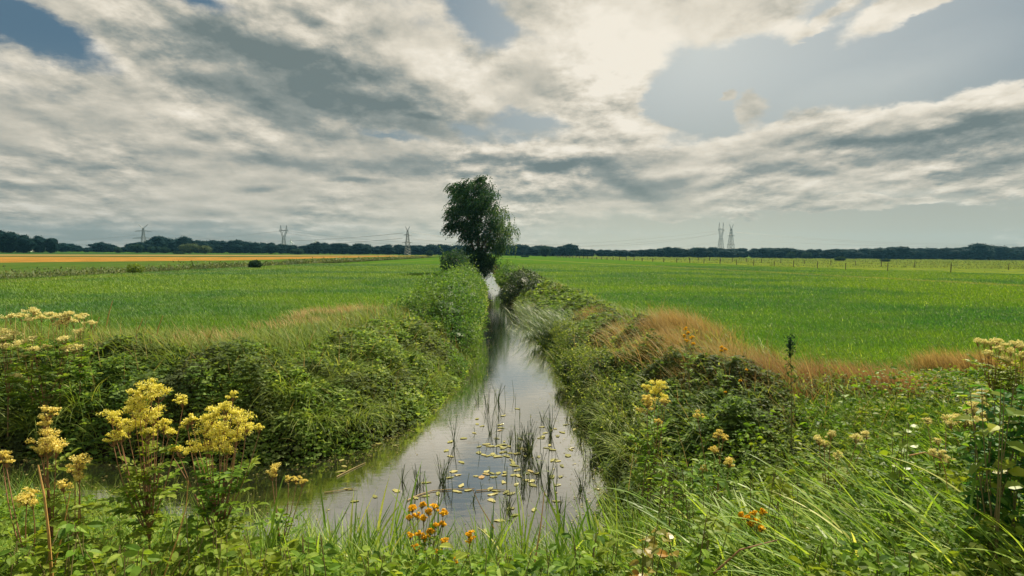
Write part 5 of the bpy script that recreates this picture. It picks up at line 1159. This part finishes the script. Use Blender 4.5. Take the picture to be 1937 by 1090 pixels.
# tall thistle-like weed in front of the right meadow
def weed():
    Y = 6.6; B = np.array(gp(1497, Y)); rng = np.random.default_rng(50); o = empty('tall_weed', B, 'tall dark weed with seed head standing against the right meadow', 'plant')
    s = Batch(); lf = Batch(); top = np.array(PD(1495, 652, Y))-B; tube(s, curve((0, 0, 0), top, (.02, 0, 0), 8), (.007, .003), .5, 6)
    for k in range(16):
        t = .25+.7*k/16; p = top*t; a = rng.uniform(0, 2*PI); e = p+np.array([math.cos(a)*.10, math.sin(a)*.10, .12])*rng.uniform(.4, 1); tube(s, [p, e], .0025, .5, 4)
        m = 9; put(lf, LEAF6, p+(e-p)*rng.random((m, 1)), rdirs(m, rng, .4), rdirs(m, rng, .5), .055, .022, rng.random(m)*.5)
    h = Batch(); tube(h, curve(top-np.array([0, 0, .12]), top+np.array([0, 0, .08]), (0, 0, 0), 4), (.012, .004), .1, 5); m = 150; put(h, LEAF4, top+rng.normal(size=(m, 3))*np.array([.022, .022, .05]), rdirs(m, rng, .8), rdirs(m, rng), .03, .012, rng.random(m)*.3); obj('seed_head', h, M_TREE, o)
    obj('stem', s, M_STEM, o); obj('foliage', lf, M_BRAMBLE, o)
weed()

# ---------------------------------------------------------------- leafy plants close by
def leafy(name, lab, px, Ys, top, spreadpx, nst, L, mat, seed, cat='shrub', nl=16, tmpl=LEAF6, asp=.55, bottom=None, group=None, lean=0.0, stem=M_STEM):
    rng = np.random.default_rng(seed); B = np.array(gp(px, Ys)); o = empty(name, B, lab, cat, group); s = Batch(); lf = Batch()
    for k in range(nst):
        tx = px+rng.uniform(-1, 1)*spreadpx; ty = top+abs(rng.normal(0, .28))*(bottom-top if bottom else 60); yy = Ys+rng.normal(0, .12); T = np.array(PD(tx, ty, yy))-B
        b0 = np.array([rng.normal(0, .08)+T[0]*.4, rng.normal(0, .08), 0]); c = curve(b0, T, np.array([T[0]*.3, rng.normal(0, .1), .05]), 8); tube(s, c, (.005, .002), .5, 5)
        t = rng.uniform(.12, 1.0, nl)**.8; p = np.stack([np.interp(t*7, range(8), c[:, i]) for i in range(3)], 1)
        a = np.arange(nl)*2.4+rng.uniform(0, 6); d = np.stack([np.cos(a)+lean, np.sin(a), rng.uniform(-.55, .25, nl)], 1); st = d*L*.35
        put(lf, tmpl, p+nrm(d)*L*.25, d, nrm(np.array([0, -.35, 1.])+rng.normal(size=(nl, 3))*.38), L*rng.uniform(.6, 1.15, nl), L*asp, rng.beta(2, 2, nl))
    obj('stem', s, stem, o); obj('foliage', lf, mat, o); return o
M_DARKLEAF = leafmat('dark_shrub_leaves', [(0, (.015, .075, .025)), (.5, (.055, .16, .035)), (.8, (.14, .27, .03)), (1, (.36, .44, .04))], .42, .5, None, 1, .15)
leafy('elder_shrub', 'dark glossy shrub with large leaves entering at the right edge', 1905, 3.7, 715, 85, 24, .085, M_DARKLEAF, 61, bottom=960, nl=34, asp=.48)
leafy('elder_shrub', 'big yellow-green leaves on top of the right edge shrub', 1890, 3.5, 705, 45, 4, .12, leafmat('yellow_shrub_leaves', [(0, (.10, .19, .02)), (1, (.34, .38, .04))], .45, .35, None, 1, .3), 62, bottom=760, nl=7)
M_RUST = leafmat('rusty_leaves', [(0, (.08, .12, .02)), (.5, (.22, .20, .03)), (1, (.36, .17, .03))], .4, .4, None, 1, .3)
leafy('young_maple', 'young plant with lobed olive and orange leaves on the near bank', 1250, 3.3, 990, 34, 6, .075, M_RUST, 63, cat='plant', bottom=1060, nl=7, tmpl=LEAFS, asp=.8)
leafy('young_maple', 'bright lobed leaves above the broad grass at right', 1690, 4.6, 800, 30, 5, .08, leafmat('light_lobed_leaves', [(0, (.08, .18, .02)), (1, (.22, .30, .03))], .4, .4, None, 1, .3), 64, cat='plant', bottom=850, nl=8, tmpl=LEAFS, asp=.8)
leafy('willowherb', 'upright yellow-green leafy stems on the right bank corner', 1285, 4.9, 855, 34, 8, .06, leafmat('willowherb_leaves', [(0, (.07, .14, .02)), (1, (.22, .30, .03))], .4, .4, None, 1, .3), 65, cat='plant', bottom=960, nl=26, asp=.3)
leafy('willowherb', 'narrow-leaved stems right of the pale yellow plumes', 1240, 5.4, 835, 26, 7, .06, M_FRESH, 66, cat='plant', bottom=930, nl=24, asp=.3)
G = 'nettles along the bottom edge'
for k, (px, Ys, top, bt, lab) in enumerate([(150, 3.1, 985, 1060, 'nettles at the bottom left beside the tall orange stem'), (250, 2.9, 1030, 1085, 'nettle with veined leaves at the bottom left'), (370, 3.6, 965, 1040, 'nettles below the broad plumes'), (420, 3.2, 1000, 1075, 'bright bramble leaves at bottom, under the broad plumes'), (500, 3.0, 1035, 1085, 'dark nettles at the bottom, left of the flower-lined water'), (600, 3.2, 1010, 1080, 'green nettles at the bottom below the open water'), (700, 3.1, 1040, 1085, 'nettle tops left below the orange flowers'), (920, 3.1, 1045, 1085, 'nettles at the bottom right of the orange flowers'), (1050, 3.2, 1035, 1085, 'nettles under the sparse reeds'), (1130, 3.5, 1000, 1060, 'nettles under the bright reeds'),
          (1340, 3.5, 950, 1050, 'broad bramble leaves at the left edge of right bank grass'), (1300, 4.3, 880, 960, 'nettle leaves under the upright yellow-green stems'), (1460, 4.2, 880, 960, 'bramble leaves between the broad grasses'), (1600, 3.3, 1010, 1080, 'pale bramble leaves under the silvery grass'), (1700, 3.1, 1040, 1085, 'bramble leaves at the bottom right'), (1850, 3.6, 960, 1060, 'dark bramble leaves under the right shrub'), (20, 3.0, 1020, 1085, 'nettle leaves in the bottom left corner')]):
    leafy('nettle', lab, px, Ys, top, 48, 9, .075, M_FRESH, 70+k, cat='plant', bottom=bt, nl=16, tmpl=LEAFS, asp=.5, group=G)
